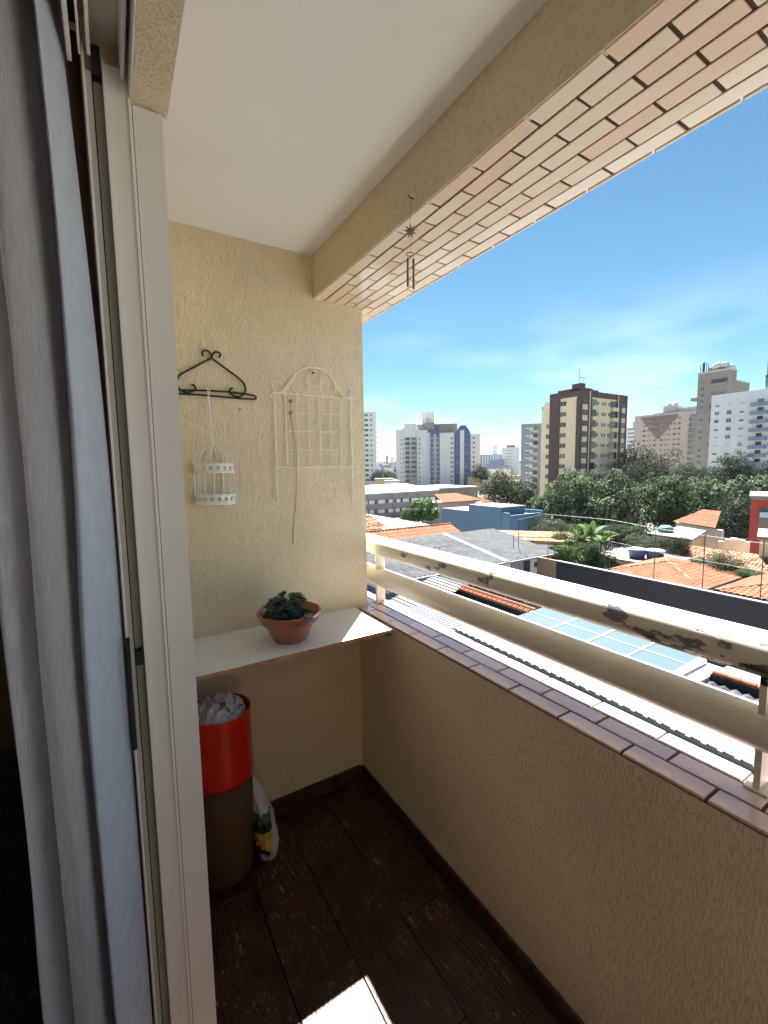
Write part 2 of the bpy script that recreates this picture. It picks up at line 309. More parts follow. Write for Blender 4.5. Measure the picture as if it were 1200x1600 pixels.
def rail_paint():
    # cream enamel flaking off galvanised tube: bare grey metal and rust shadows, worst at the near end
    m = bpy.data.materials.new('flaking_cream_rail_paint'); m.use_nodes = True; n = m.node_tree.nodes; l = m.node_tree.links; b = n['Principled BSDF']
    t = n.new('ShaderNodeTexCoord'); sp = n.new('ShaderNodeSeparateXYZ'); l.new(t.outputs['Object'], sp.inputs[0])
    mp = n.new('ShaderNodeMapping'); mp.inputs['Scale'].default_value = (1, .45, 1); l.new(t.outputs['Object'], mp.inputs[0])
    a = n.new('ShaderNodeTexNoise'); a.inputs['Scale'].default_value = 16; a.inputs['Detail'].default_value = 9; a.inputs['Roughness'].default_value = .62; l.new(mp.outputs[0], a.inputs['Vector'])
    near = n.new('ShaderNodeMapRange'); near.inputs['From Min'].default_value = 1.9; near.inputs['From Max'].default_value = .35; near.inputs['To Min'].default_value = -.06; near.inputs['To Max'].default_value = .06; l.new(sp.outputs['Y'], near.inputs[0])
    top = n.new('ShaderNodeMath'); top.operation = 'GREATER_THAN'; top.inputs[1].default_value = -.45; l.new(sp.outputs['Z'], top.inputs[0])
    tm = n.new('ShaderNodeMath'); tm.operation = 'MULTIPLY_ADD'; tm.inputs[1].default_value = .22; tm.inputs[2].default_value = -.22; l.new(top.outputs[0], tm.inputs[0])
    s1 = n.new('ShaderNodeMath'); l.new(a.outputs['Fac'], s1.inputs[0]); l.new(near.outputs[0], s1.inputs[1])
    s2 = n.new('ShaderNodeMath'); l.new(s1.outputs[0], s2.inputs[0]); l.new(tm.outputs[0], s2.inputs[1])
    r = n.new('ShaderNodeMapRange'); r.inputs['From Min'].default_value = .60; r.inputs['From Max'].default_value = .615; l.new(s2.outputs[0], r.inputs[0])
    r.name = 'peel'
    ru = n.new('ShaderNodeTexNoise'); ru.inputs['Scale'].default_value = 9; ru.inputs['Detail'].default_value = 8; l.new(mp.outputs[0], ru.inputs['Vector'])
    low = n.new('ShaderNodeMapRange'); low.inputs['From Min'].default_value = -.375; low.inputs['From Max'].default_value = -.43; low.inputs['To Min'].default_value = -.25; low.inputs['To Max'].default_value = .10; l.new(sp.outputs['Z'], low.inputs[0])
    s3 = n.new('ShaderNodeMath'); l.new(ru.outputs['Fac'], s3.inputs[0]); l.new(low.outputs[0], s3.inputs[1])
    rr = n.new('ShaderNodeMapRange'); rr.inputs['From Min'].default_value = .50; rr.inputs['From Max'].default_value = .58; l.new(s3.outputs[0], rr.inputs[0])
    mm = n.new('ShaderNodeMixRGB'); mm.inputs[1].default_value = (.20, .205, .21, 1); mm.inputs[2].default_value = (.022, .018, .016, 1); l.new(rr.outputs[0], mm.inputs[0])
    cv = n.new('ShaderNodeTexNoise'); cv.inputs['Scale'].default_value = 5; cv.inputs['Detail'].default_value = 6; l.new(mp.outputs[0], cv.inputs['Vector'])
    pc = n.new('ShaderNodeMixRGB'); pc.inputs[1].default_value = (.76, .71, .62, 1); pc.inputs[2].default_value = (.68, .61, .50, 1); l.new(cv.outputs['Fac'], pc.inputs[0])
    fm = n.new('ShaderNodeMixRGB'); l.new(r.outputs[0], fm.inputs[0]); l.new(pc.outputs[0], fm.inputs[1]); l.new(mm.outputs[0], fm.inputs[2]); l.new(fm.outputs[0], b.inputs['Base Color'])
    rg = n.new('ShaderNodeMapRange'); rg.inputs['To Min'].default_value = .5; rg.inputs['To Max'].default_value = .7; l.new(r.outputs[0], rg.inputs[0]); l.new(rg.outputs[0], b.inputs['Roughness'])
    iv = n.new('ShaderNodeMath'); iv.operation = 'MULTIPLY_ADD'; iv.inputs[1].default_value = -1; iv.inputs[2].default_value = 1; l.new(r.outputs[0], iv.inputs[0])
    bp = n.new('ShaderNodeBump'); bp.inputs['Distance'].default_value = .0015; l.new(iv.outputs[0], bp.inputs['Height']); l.new(bp.outputs[0], b.inputs['Normal'])
    return m
M['rail'] = rail_paint()
def curtain_mat():
    m = bpy.data.materials.new('sheer_grey_voile'); m.use_nodes = True; n = m.node_tree.nodes; l = m.node_tree.links; b = n['Principled BSDF']; o = n['Material Output']
    uv = n.new('ShaderNodeTexCoord'); sp = n.new('ShaderNodeSeparateXYZ'); l.new(uv.outputs['UV'], sp.inputs[0])
    # weave
    nz = n.new('ShaderNodeTexNoise'); nz.inputs['Scale'].default_value = 1; nz.inputs['Detail'].default_value = 2
    mp = n.new('ShaderNodeMapping'); mp.inputs['Scale'].default_value = (900, 25, 1); l.new(uv.outputs['UV'], mp.inputs[0]); l.new(mp.outputs[0], nz.inputs['Vector'])
    # embroidered rings near the free edge
    mp2 = n.new('ShaderNodeMapping'); mp2.inputs['Scale'].default_value = (9, 9, 1); l.new(uv.outputs['UV'], mp2.inputs[0])
    vo = n.new('ShaderNodeTexVoronoi'); vo.inputs['Scale'].default_value = 1; vo.inputs['Randomness'].default_value = .8; l.new(mp2.outputs[0], vo.inputs['Vector'])
    a1 = n.new('ShaderNodeMath'); a1.operation = 'SUBTRACT'; a1.inputs[1].default_value = .34; l.new(vo.outputs['Distance'], a1.inputs[0])
    a2 = n.new('ShaderNodeMath'); a2.operation = 'ABSOLUTE'; l.new(a1.outputs[0], a2.inputs[0])
    a3 = n.new('ShaderNodeMapRange'); a3.inputs['From Min'].default_value = .07; a3.inputs['From Max'].default_value = .03; l.new(a2.outputs[0], a3.inputs[0])
    ed = n.new('ShaderNodeMath'); ed.operation = 'GREATER_THAN'; ed.inputs[1].default_value = .50; l.new(sp.outputs['X'], ed.inputs[0])
    a4 = n.new('ShaderNodeMath'); a4.operation = 'MULTIPLY'; l.new(a3.outputs[0], a4.inputs[0]); l.new(ed.outputs[0], a4.inputs[1])
    nn = n.new('ShaderNodeTexNoise'); nn.inputs['Scale'].default_value = 160; l.new(uv.outputs['UV'], nn.inputs['Vector'])
    a5 = n.new('ShaderNodeMath'); a5.operation = 'MULTIPLY'; l.new(a4.outputs[0], a5.inputs[0]); l.new(nn.outputs['Fac'], a5.inputs[1]); a5.use_clamp = True
    mc = n.new('ShaderNodeMixRGB'); mc.inputs[1].default_value = (.76, .75, .76, 1); mc.inputs[2].default_value = (.92, .91, .9, 1); l.new(a5.outputs[0], mc.inputs[0])
    l.new(mc.outputs[0], b.inputs['Base Color']); b.inputs['Roughness'].default_value = .7; b.inputs['Specular IOR Level'].default_value = .2
    tl = n.new('ShaderNodeBsdfTranslucent'); l.new(mc.outputs[0], tl.inputs['Color']); m1 = n.new('ShaderNodeMixShader'); m1.inputs[0].default_value = .45; l.new(b.outputs[0], m1.inputs[1]); l.new(tl.outputs[0], m1.inputs[2])
    tr = n.new('ShaderNodeBsdfTransparent'); m2 = n.new('ShaderNodeMixShader')
    al = n.new('ShaderNodeMapRange'); al.inputs['From Min'].default_value = .3; al.inputs['From Max'].default_value = .7; al.inputs['To Min'].default_value = .48; al.inputs['To Max'].default_value = .8; l.new(nz.outputs['Fac'], al.inputs[0])
    am = n.new('ShaderNodeMath'); am.operation = 'MAXIMUM'; l.new(al.outputs[0], am.inputs[0]); l.new(a5.outputs[0], am.inputs[1])
    l.new(am.outputs[0], m2.inputs[0]); l.new(tr.outputs[0], m2.inputs[1]); l.new(m1.outputs[0], m2.inputs[2]); l.new(m2.outputs[0], o.inputs[0])
    return m
M['curtain'] = curtain_mat()
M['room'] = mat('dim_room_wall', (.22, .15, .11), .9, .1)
# ================================================================== THE BALCONY
FL = -1.572; CE = .906; YW = 1.85; XP = .985; XE = 1.160; ZC = -.680; YB = -3.0; XF = .127; XJ = .1185
SOF = .733; XB = .789; XS = 1.135
b = MB().box(XF - .25, XP, YB, YW, FL - .25, FL - .012); struct('balcony_floor', b, M['grout'])
bf = bpy.data.objects['balcony_floor']
plank_mesh = {}
def plank(x0, x1, y0, y1):
    k = (round(x1 - x0, 3), round(y1 - y0, 3))
    if k not in plank_mesh: plank_mesh[k] = MB().cbox(0, k[0], 0, k[1], -.014, 0, .0022).mesh('wood_plank', M['wood_floor'])
    o = link('wood_plank', plank_mesh[k], bf, (x0, y0, FL + rnd.uniform(-.0008, .0006)))
strips = [(.121, .146, .54), (.148, .3535, 1.55), (.3555, .5585, 1.14), (.5605, .7635, .83), (.7655, .978, 1.155)]
for x0, x1, j in strips:
    ys = [j + .66 * k for k in range(-5, 3)]
    for a_, b_ in zip(ys, ys[1:]):
        y0 = max(a_ + .0012, YB); y1 = min(b_ - .0012, YW - .002)
        if y1 - y0 > .03: plank(x0, x1, y0, y1)
# end wall, with skirting
b = MB().box(XF - .4, 1.031, YW, YW + .16, FL - 3, .905); b.box(XF - .4, XB - .002, YW, YW + .16, .905, 1.1)
ew = struct('end_wall', b, M['plaster'])
def skirt(parent, pts):
    for (x0, x1, y0, y1) in pts: MB().cbox(x0, x1, y0, y1, FL + .001, FL + .078, .003).build('skirting_tile', M['wood_floor'], parent)
skirt(ew, [(XF + .02, .42, YW - .012, YW - .0005), (.424, .84, YW - .012, YW - .0005), (.844, XP - .014, YW - .012, YW - .0005)])
# parapet
b = MB().box(XP, XE - .012, YB, 2.9, -4.2, ZC - .012)
pa = struct('parapet', b, M['plaster_parapet'])
b = MB().box(XP + .002, XE - .002, YB, 2.9, ZC - .0125, ZC - .004, 0); b.build('grout_bed', M['grout'], pa)
b = MB().box(XE - .0115, XE - .002, YB, 2.9, -4.2, ZC - .0128, 0); b.build('outer_cladding', M['exterior'], pa)
ys = [YW - .014]
while ys[-1] > YB: ys.append(ys[-1] - .66)
skirt(pa, [(XP - .012, XP - .0005, ys[i + 1] + .004, ys[i]) for i in range(len(ys) - 1)])
P = .1755
for k_, c_ in (('cop', (.64, .48, .45)), ('cop2', (.70, .53, .48)), ('cop3', (.58, .43, .42))): M[k_] = mat('peach_tile_sky_tint', c_, .2, .12, 9, .06, 50, coat=.8)  # peach tiles; the mauve sky reflection is put into their colour
tm = [MB().cbox(0, .0535, 0, P - .0065, -.008, 0, .0016).mesh('coping_tile', M[k]) for k in ('cop', 'cop2', 'cop3')]
for row, (x0, off) in enumerate([(XP - .001, 1.60), (XP + .0585, 1.527), (XP + .118, 1.58)]):
    for k in range(-26, 8):
        y = off + k * P
        if YB < y and y + P < 2.9:
            o = link('coping_tile', rnd.choice(tm), pa, (x0, y, ZC + rnd.uniform(-.0006, .0006))); o.rotation_euler = (rnd.uniform(-.003, .003), rnd.uniform(-.004, .004), 0)
# ceiling slab and beam
struct('ceiling', MB().box(XF - .5, XB - .001, YB, YW, CE, CE + .12), M['ceiling'])
b = MB().box(XB, XB + .02, YB, YW + .0, SOF - .001, CE + .12); b.box(XB + .02, XS - .004, YB, 2.9, SOF + .006, CE + .5)
be = struct('ceiling_beam', b, M['plaster_beam'])
MB().box(XB + .021, XS - .003, YB, 2.9, SOF, SOF + .0055).build('grout_bed', M['grout'], be)
sm_ = [MB().cbox(0, .0432, 0, .1640, 0, .0045, .0012).mesh('soffit_tile', M[k]) for k in ('tile', 'tile2', 'tile3')]
RW = (XS - XB - .006) / 7
for row in range(7):
    off = 1.9 + (row % 2) * .085 + (.012 if row > 3 else 0)
    for k in range(-30, 6):
        y = off + k * .1715
        if YB < y < 2.72:
            o = link('soffit_tile', rnd.choice(sm_), be, (XB + .004 + row * RW + (.001 if row else 0), y, SOF - .0042 + rnd.uniform(-.0005, .0005)))
            o.rotation_euler = (rnd.uniform(-.005, .005), rnd.uniform(-.008, .008), rnd.uniform(-.004, .004))
fm_ = [MB().cbox(0, .008, 0, .1655, 0, .0515, .0014).mesh('fascia_tile', M[k]) for k in ('tile', 'tile3')]
for row in range(3):
    for k in range(-30, 6):
        y = 1.985 + (row % 2) * .085 + k * .1715
        if YB < y < 2.72: link('fascia_tile', rnd.choice(fm_), be, (XS - .0035, y, SOF - .006 + row * .057))
# facade with the door opening
b = MB().box(-.002, XJ, .951, YW, FL, .9)            # jamb return and wall beyond
b.box(-.02, XF - .18, YB, .951, .80, .9)
b.box(.0701, XF, YB, .951, .641, .9051)
struct('facade_wall', b, M['plaster'])
# room
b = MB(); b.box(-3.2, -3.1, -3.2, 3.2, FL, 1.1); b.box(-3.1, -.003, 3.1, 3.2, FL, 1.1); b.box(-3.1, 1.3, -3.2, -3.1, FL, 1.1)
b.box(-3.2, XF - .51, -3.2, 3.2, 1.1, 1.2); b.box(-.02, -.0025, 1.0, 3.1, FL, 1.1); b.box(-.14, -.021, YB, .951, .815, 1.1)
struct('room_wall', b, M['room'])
struct('room_floor', MB().box(-3.2, XF - .2505, -3.2, 3.2, FL - .1, FL - .001), M['wood_floor'])
MB().box(XF, XP - .001, YB - .15, YB, FL - .2, ZC).build('unseen_rear_parapet', M['plaster'], None, kind='structure')  # unseen balcony end, made low for the sake of light from behind
MB().box(-.002, XF, YB, -.45, FL, .9).build('facade_wall', M['plaster'], None, kind='structure')  # unseen plaster wall behind the viewer, added to bounce light onto the parapet
# ---- sliding door: jamb profiles, head track, leaf stile, handle
dr = thing('sliding_door', 'cream painted aluminium sliding balcony door frame with black handle, left of the plaster wall', 'door', (0, .95, FL))
Z = -FL
def dpart(name, mb, m):
    for i, v in enumerate(mb.v): mb.v[i] = (v[0], v[1] - .95, v[2] + Z)
    return mb.build(name, m, dr)
dpart('outer_jamb', MB().cbox(.0712, .1178, .940, .9505, FL, .640, .0015), M['alu'])
b = MB().cbox(.0285, .0695, .934, .9505, FL, .685, .0015); b.cbox(.0285, .0325, .926, .934, FL, .685, .001); b.box(.064, .0665, .931, .934, FL, .684)
dpart('inner_jamb', b, M['alu'])
dpart('jamb_recess', MB().box(.0125, .0284, .944, .9505, FL, .66), M['alu_shade'])
b = MB().cbox(.0045, .0122, .922, .9505, FL, .655, .001); stile_ = dpart('leaf_stile', b, M['alu_shade'])
dpart('stile_edge', MB().cbox(.0005, .0044, .916, .9505, FL, .700, .0008), M['alu'])
dpart('weather_seal', MB().box(.0126, .0146, .936, .9438, FL, .66), M['black'])
b = MB().box(-.0195, .070, YB, .9502, .727, .7995); dpart('head_frame', b, M['alu'])
for x0, x1, z0 in ((-.019, -.0125, .652), (-.0035, .0, .668), (.008, .0135, .672), (.0545, .0605, .665), (.0665, .0698, .6405)):
    dpart('head_rail', MB().cbox(x0, x1, YB, .915 if x0 < .05 else .93, z0, .7268, .0012), M['alu'])
dpart('head_groove', MB().box(-.0123, -.0036, YB, .90, .70, .7268), M['black'])
dpart('guide_block', MB().cbox(.0146, .027, .925, .9438, .655, .70, .001), M['black'])
h = MB().tube([(.002, .905, onr(204, 1000, .93).z), (.002, .897, -.30), (.002, .895, -.40), (.002, .905, onr(207, 1160, .93).z)], .0042, 8); dpart('handle', h, M['black']).parent = stile_
dpart('latch', MB().cbox(.0130, .0262, .926, .9438, -.368, -.338, .003), M['black']).parent = stile_
# ---- curtain
path = [(0.000, .925), (-.009, .84), (-.022, .79), (-.030, .80), (-.032, .875), (-.040, .90), (-.043, .80), (-.050, .742), (-.066, .722), (-.082, .735), (-.088, .80), (-.094, .86), (-.100, .78), (-.108, .715), (-.122, .70), (-.131, .735), (-.134, .80)]
def cr_spline(P, n):
    out = []
    for i in range(len(P) - 1):
        p0, p1, p2, p3 = P[max(0, i - 1)], P[i], P[i + 1], P[min(len(P) - 1, i + 2)]
        for k in range(n):
            t = k / n; out.append(tuple(.5 * (2 * b_ + (c - a_) * t + (2 * a_ - 5 * b_ + 4 * c - d) * t * t + (3 * b_ - a_ - 3 * c + d) * t ** 3) for a_, b_, c, d in zip(p0, p1, p2, p3)))
    return out + [P[-1]]
path = [(0, .925), (-.020, .85), (-.042, .79), (-.050, .80), (-.052, .875), (-.058, .90), (-.060, .80), (-.066, .742), (-.078, .722), (-.089, .735), (-.093, .80), (-.097, .86), (-.100, .78), (-.105, .715), (-.112, .70), (-.117, .735), (-.119, .80)]
pp = cr_spline(path, 7); NZ = 60
vs = []; uvs = []
for j in range(NZ + 1):
    z = FL + .02 + (.83 - FL) * j / NZ; h_ = (z - FL) / (.83 - FL)
    for i, (x, y) in enumerate(pp):
        u = i / (len(pp) - 1)
        wob = noise.noise(Vector((u * 5, z * 1.3, 2))) * .010 + noise.noise(Vector((u * 17, z * 3.1, 7))) * .004
        sh = -.026 * max(0, (h_ - .62) / .38) ** 1.6
        if u < .42: x = x * (1 - .55 * max(0, (h_ - .55) / .45) * min(1, (.42 - u) / .15))
        vs.append((min(x * (1 + .1 * (1 - h_)) + wob * (u + .12) + sh - .004, -.0035), y + wob * 1.5 - .02 * u, z)); uvs.append((u, h_ * 2.4))
n_ = len(pp); fs = [(j * n_ + i, j * n_ + i + 1, (j + 1) * n_ + i + 1, (j + 1) * n_ + i) for j in range(NZ) for i in range(27, n_ - 1)]
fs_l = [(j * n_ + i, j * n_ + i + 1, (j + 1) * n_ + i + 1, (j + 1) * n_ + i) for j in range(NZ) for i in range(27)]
cm = MB().add(vs, fs, 0, True).mesh('curtain', M['curtain']); ul = cm.uv_layers.new(name='UVMap')
for lp in cm.loops: ul.data[lp.index].uv = uvs[lp.vertex_index]
ct_ = link('curtain', cm, None, label='sheer grey voile curtain gathered beside the sliding door frame', cat='curtain')
ll = MB().add(vs, fs_l, 0, True).mesh('fold', mat('voile_skylight_tint', (.58, .63, .71), .8, .06, 30, trans=.3)); link('skylit_fold', ll, ct_, label='pale blue lining of the curtain next to the door stile, skylight painted into its colour')  # curtain cloth beside the stile; blue skylight is painted into its colour
# ---- railing
rl = thing('balcony_railing', 'cream tubular railing with flaking paint bolted on the tiled parapet', 'railing', (0, 0, 0))
def rail(z, r):
    pts = [(1.115, YB + 5.9 * k / 60, z) for k in range(61)]
    return MB().tube(pts, r, 40).build('rail', M['rail'], rl)
rail(-.392, .047); rail(-.550, .0455)
for yc in (1.863, .322, -1.28, -2.85):
    po = MB().cbox(1.0905, 1.1395, yc - .006, yc + .006, ZC + .002, -.43, .0015).build('post', M['rail'], rl)
    MB().cbox(1.085, 1.145, yc - .02, yc + .02, ZC + .0008, ZC + .006, .001).build('post_foot', M['rail'], po)
# ---- shelf
sh = thing('wall_shelf', 'white laminate shelf with raw chipboard edge, fixed along the end wall at coping height', 'shelf', (.55, 1.67, -.69))
def rel(mb, o):
    for i, v in enumerate(mb.v): mb.v[i] = (v[0] - o.location.x, v[1] - o.location.y, v[2] - o.location.z)
    return mb
SHZ = -.674
sx0, sx1, sy0 = XF + .001, .955, 1.497
rel(MB().box(sx0, sx1, sy0 + .0006, YW - .001, SHZ - .0160, SHZ), sh).build('board', M['white_paint'], sh)
rel(MB().box(sx0, sx1 + .0005, sy0 - .0006, sy0 + .0004, SHZ - .0155, SHZ - .001), sh).build('front_edge', M['chip'], sh)
rel(MB().box(.925, .953, sy0 + .008, sy0 + .04, SHZ - .026, SHZ - .0165), sh).build('bracket', M['black'], sh)
# ---- planted bowl
pc = (.560, 1.640); pt = thing('potted_plant', 'copper brown round bowl of small succulents standing on the white shelf', 'plant', (pc[0], pc[1], SHZ))
R0, R1, H = .067, .125, .115
_b = MB().lathe([(0, .001), (R0 - .006, .0005), (R0, .004), (R1 - .030, .062), (R1 - .014, .076), (R1 - .012, .079), (R1 - .008, .084), (R1 - .001, .108), (R1 + .001, .113), (R1 - .002, .1165), (R1 - .007, .1155), (R1 - .010, .108), (R1 - .022, .075), (0, .07)], 56); bowl_ = _b.build('bowl', M['terracotta_pot'], pt)
b = MB(); nn_ = 26
vs = [(0, 0, .094)]
for i in range(1, 7):
    for k in range(nn_):
        r_ = (R1 - .0125) * i / 6; a = 2 * pi * k / nn_; vs.append((r_ * cos(a), r_ * sin(a), .088 + .006 * noise.noise(Vector((r_ * cos(a) * 60, r_ * sin(a) * 60, 0)))))
fs = [(0, 1 + k, 1 + (k + 1) % nn_) for k in range(nn_)]
for i in range(5):
    for k in range(nn_): fs.append((1 + i * nn_ + k, 1 + (i + 1) * nn_ + k, 1 + (i + 1) * nn_ + (k + 1) % nn_, 1 + i * nn_ + (k + 1) % nn_))
b.add(vs, fs, 0, True); b.build('soil', M['soil'], bowl_)
def leaf(b, base, d, L, w, th, mi=0):
    d = Vector(d).normalized(); s_ = d.cross(Vector((0, 0, 1)))
    s_ = s_.normalized() if s_.length > .01 else Vector((1, 0, 0)); u = s_.cross(d)
    vs = [base]; prof = [(.25, .55), (.55, 1.), (.82, .8)]
    for t, k in prof:
        c = Vector(base) + d * L * t + u * th * (t * t) * 1.2
        vs += [c + s_ * w * k, c + u * th * k, c - s_ * w * k, c - u * th * k]
    vs.append(Vector(base) + d * L + u * th * 1.6)
    fs = [(0, 1 + k, 1 + (k + 1) % 4) for k in range(4)]
    for i in range(2):
        for k in range(4): a = 1 + i * 4; fs.append((a + k, a + 4 + k, a + 4 + (k + 1) % 4, a + (k + 1) % 4))
    fs += [(13, 9 + (k + 1) % 4, 9 + k) for k in range(4)]
    b.add(vs, fs, mi, True)
def rosette(b, c, axis, R, n=16):
    ax = Vector(axis).normalized(); u = ax.cross(Vector((.3, .9, .1))).normalized(); w = ax.cross(u)
    for k in range(n):
        t = k / n; a = k * 2.39996; tilt = .25 + .95 * (1 - t)
        d = (u * cos(a) + w * sin(a)) * sin(tilt) + ax * cos(tilt) * .8
        leaf(b, c, d, R * (.55 + .5 * (1 - t)), R * .25, R * .08)
spots = [(-.085, -.01, .150), (-.060, .03, .135), (-.045, -.045, .125), (-.015, .0, .150), (-.005, .045, .158), (-.03, .05, .145), (.02, -.02, .13), (-.075, -.045, .112), (.0, -.06, .115), (-.055, -.0, .155), (.03, .03, .13), (-.02, -.03, .14)]
for i, (x, y, z) in enumerate(spots):
    b = MB(); z += rnd.uniform(-.006, .012); b.tube([(x * .8, y * .8, .085), (x * .95 + .004, y * .9, .105), (x, y, z)], .0028, 6)
    for q in range(3):
        rosette(b, Vector((x, y, z)) + Vector((rnd.uniform(-.016, .016), rnd.uniform(-.016, .016), -.014 * q)), (x * 3 + rnd.uniform(-.4, .4), y * 3 - .15 + rnd.uniform(-.4, .4), 1), .029 if q == 0 else .024, 12 if q == 0 else 8)
    b.build('rosette', M['succ'], pt)
for x, y, z, R in [(.045, .02, .150, .036), (.055, .0, .14, .03), (.03, .04, .152, .03)]:
    b = MB(); b.tube([(x * .6, y * .6, .085), (x, y, z)], .003, 6); rosette(b, Vector((x, y, z)), (x, y - .1, .8), R, 14); b.build('rosette', M['succ_green'], pt, label='fresh green succulent rosette at the right of the bowl')
b = MB(); b.tube([(.02, -.05, .085), (.03, -.09, .112), (.034, -.116, .110)], .003, 6); rosette(b, Vector((.034, -.118, .108)), (.15, -1, .35), .030, 16); b.build('rosette', M['succ_pale'], pt, label='pale grey rosette hanging over the rim')
# ---- tall bin of cardboard with red plastic collar
bc = (.285, 1.690); RB = .112
bn = thing('waste_bin', 'tall round brown bin with red upper part, under the shelf beside the door frame', 'bin', (bc[0], bc[1], FL))
zt = .665; zr = .405
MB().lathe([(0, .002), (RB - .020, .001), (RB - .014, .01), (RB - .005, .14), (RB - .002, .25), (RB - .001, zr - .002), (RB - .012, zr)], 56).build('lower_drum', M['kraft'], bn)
MB().lathe([(RB - .006, zr - .005), (RB + .003, zr - .006), (RB + .0035, zr + .01), (RB + .003, zt - .006), (RB + .0045, zt), (RB + .002, zt + .003), (RB - .002, zt), (RB - .003, zt - .02), (RB - .006, zr)], 64).build('red_collar', M['red'], bn)
def crumple(n, f, seed, amp, ridg=True):
    bm = bmesh.new(); bmesh.ops.create_icosphere(bm, subdivisions=n, radius=1)
    for v in bm.verts: f(v)
    me = bpy.data.meshes.new('bag'); bm.to_mesh(me); bm.free(); return me
def bagf(v):
    p = v.co.copy(); q = p * 2.2 + Vector((3, 1, 8)); r_ = 1.1 - abs(noise.noise(q)) * .9 - abs(noise.noise(q * 2.2)) * .7 - abs(noise.noise(q * 4.7)) * .4
    top = p.z > 0
    rr = .098 * (1 if p.z < .2 else 1); v.co = Vector((p.x * rr * (1 - .03 * (1 - r_)), p.y * rr * (1 - .03 * (1 - r_)), (p.z * (.075 if top else .12)) * (.35 + .8 * r_)))
me = crumple(5, bagf, 1, 1)
me.materials.append(M['bag']); me.materials.append(M['black_ink'])
for p in me.polygons: p.use_smooth = False
wb = link('trash_bag', me, None, (bc[0] + .000, bc[1], FL + .640), 'crumpled white plastic bag with dark lettering stuffed in the top of the red bin', 'bag')
dg = bpy.context.evaluated_depsgraph_get()
# print on the bag follows its skin
def on_skin(me, x, y):
    best = None
    for v in me.vertices:
        if v.co.z > -.02:
            d = (v.co.x - x) ** 2 + (v.co.y - y) ** 2
            if best is None or d < best[0]: best = (d, v.co.z)
    return best[1]
b = MB()
def stroke(x0, y0, x1, y1, w=.0016):
    n_ = 3; P_ = []
    for k in range(n_ + 1):
        t = k / n_; x = x0 + (x1 - x0) * t; y = y0 + (y1 - y0) * t; P_.append(Vector((x, y, on_skin(me, x, y) + .0018)))
    b.tube(P_, w, 4)
for i in range(9):                       # slanted word: short uprights and bars
    x = -.012 + i * .0052; y = -.036 - i * .0055
    stroke(x, y, x + .008, y + .004)
    if i % 2: stroke(x + .008, y + .004, x + .0115, y - .0005, .0012)
    if i % 3 == 0: stroke(x, y, x + .004, y - .004, .0012)
for i in range(4): stroke(.05 + i * .010, -.045 + i * .008, .056 + i * .010, -.050 + i * .008, .0014); stroke(.045 + i * .010, -.052 + i * .008, .051 + i * .010, -.057 + i * .008, .0012)
b.build('lettering', M['black_ink'], wb)
# ---- bag leaning on the bin
BX, BY = .442, 1.672
def bag2(v):
    p = v.co.copy(); h_ = (p.z + 1) / 2
    prof = [(.0, .55), (.06, .85), (.2, 1.0), (.5, .95), (.72, .68), (.88, .42), (1, .22)]
    for (a_, ra), (b_, rb_) in zip(prof, prof[1:]):
        if a_ <= h_ <= b_: w = ra + (rb_ - ra) * (h_ - a_) / (b_ - a_)
    rr = sqrt(max(1e-6, p.x ** 2 + p.y ** 2)); cx, cy = p.x / rr, p.y / rr
    q = Vector((cx * 2, cy * 2, h_ * 3.5)); cre = abs(noise.noise(q * 1.1)) * .28 + abs(noise.noise(q * 2.7)) * .16
    s_ = w * (1 - cre) * min(1, rr * 2.2)
    v.co = Vector((cx * s_ * .052 - .045 * h_ ** 1.5, cy * s_ * .088, h_ * .355))
me2 = crumple(5, bag2, 2, 1); me2.materials.append(M['bag']); me2.materials.append(M['green_ink']); me2.materials.append(M['yellow_ink']); me2.materials.append(M['black_ink'])
for p in me2.polygons:
    c = p.center; p.use_smooth = True
    if c.x < .012 and c.y < 0:
        e = noise.noise(c * 60) * .012
        if .085 < c.z + e < .150: p.material_index = 2
        elif .150 <= c.z + e < .185: p.material_index = 3
        elif .185 <= c.z + e < .225: p.material_index = 1
        elif .05 < c.z + e <= .085 and c.x < 0: p.material_index = 3
lb = link('plastic_sack', me2, None, (BX, BY, FL + .001), 'white plastic sack with green and yellow print leaning on the brown bin', 'bag'); lb.rotation_euler = (0, 0, radians(-8))
# ---- black iron hanger rack on the wall (wall plane y = 1.85)
YH = YW - .012
def wp(px, py, y=YH): return tuple(ony(px, py, y))
hz = thing('coat_hanger', 'black wrought iron hanger shaped rack on the wall above the white cage', 'hanger', (.34, YH, .36))
def arc_px(pts, n=6): return [wp(x, y) for x, y in cr_spline(pts, n)]
def wire(parent, name, pts, r, m, y=None):
    P_ = cr_spline([p for p in pts], 6); b = MB(); b.tube([wp(px, py, YH if y is None else y) for px, py in P_], r, 8); rel(b, parent); return b.build(name, m, parent)
z6 = lambda x, y: (250 + x / 5.335, 520 + y / 5.335)
wire(hz, 'top_curl', [z6(*p) for p in [(360, 195), (350, 165), (370, 148), (400, 152), (425, 178), (428, 205), (415, 218)]], .0036, M['black_iron'])
wire(hz, 'top_curl', [z6(*p) for p in [(492, 205), (504, 185), (492, 165), (465, 160), (440, 178), (430, 205), (420, 222)]], .0036, M['black_iron'])
wire(hz, 'arm', [z6(*p) for p in [(418, 215), (330, 262), (240, 308), (165, 352), (143, 395), (145, 440), (175, 480), (220, 497), (265, 490), (297, 468), (285, 440), (260, 428)]], .0038, M['black_iron'])
wire(hz, 'arm', [z6(*p) for p in [(440, 218), (530, 285), (620, 350), (690, 410), (710, 455), (705, 500), (670, 530), (630, 530), (590, 505), (578, 482), (605, 458)]], .0038, M['black_iron'])
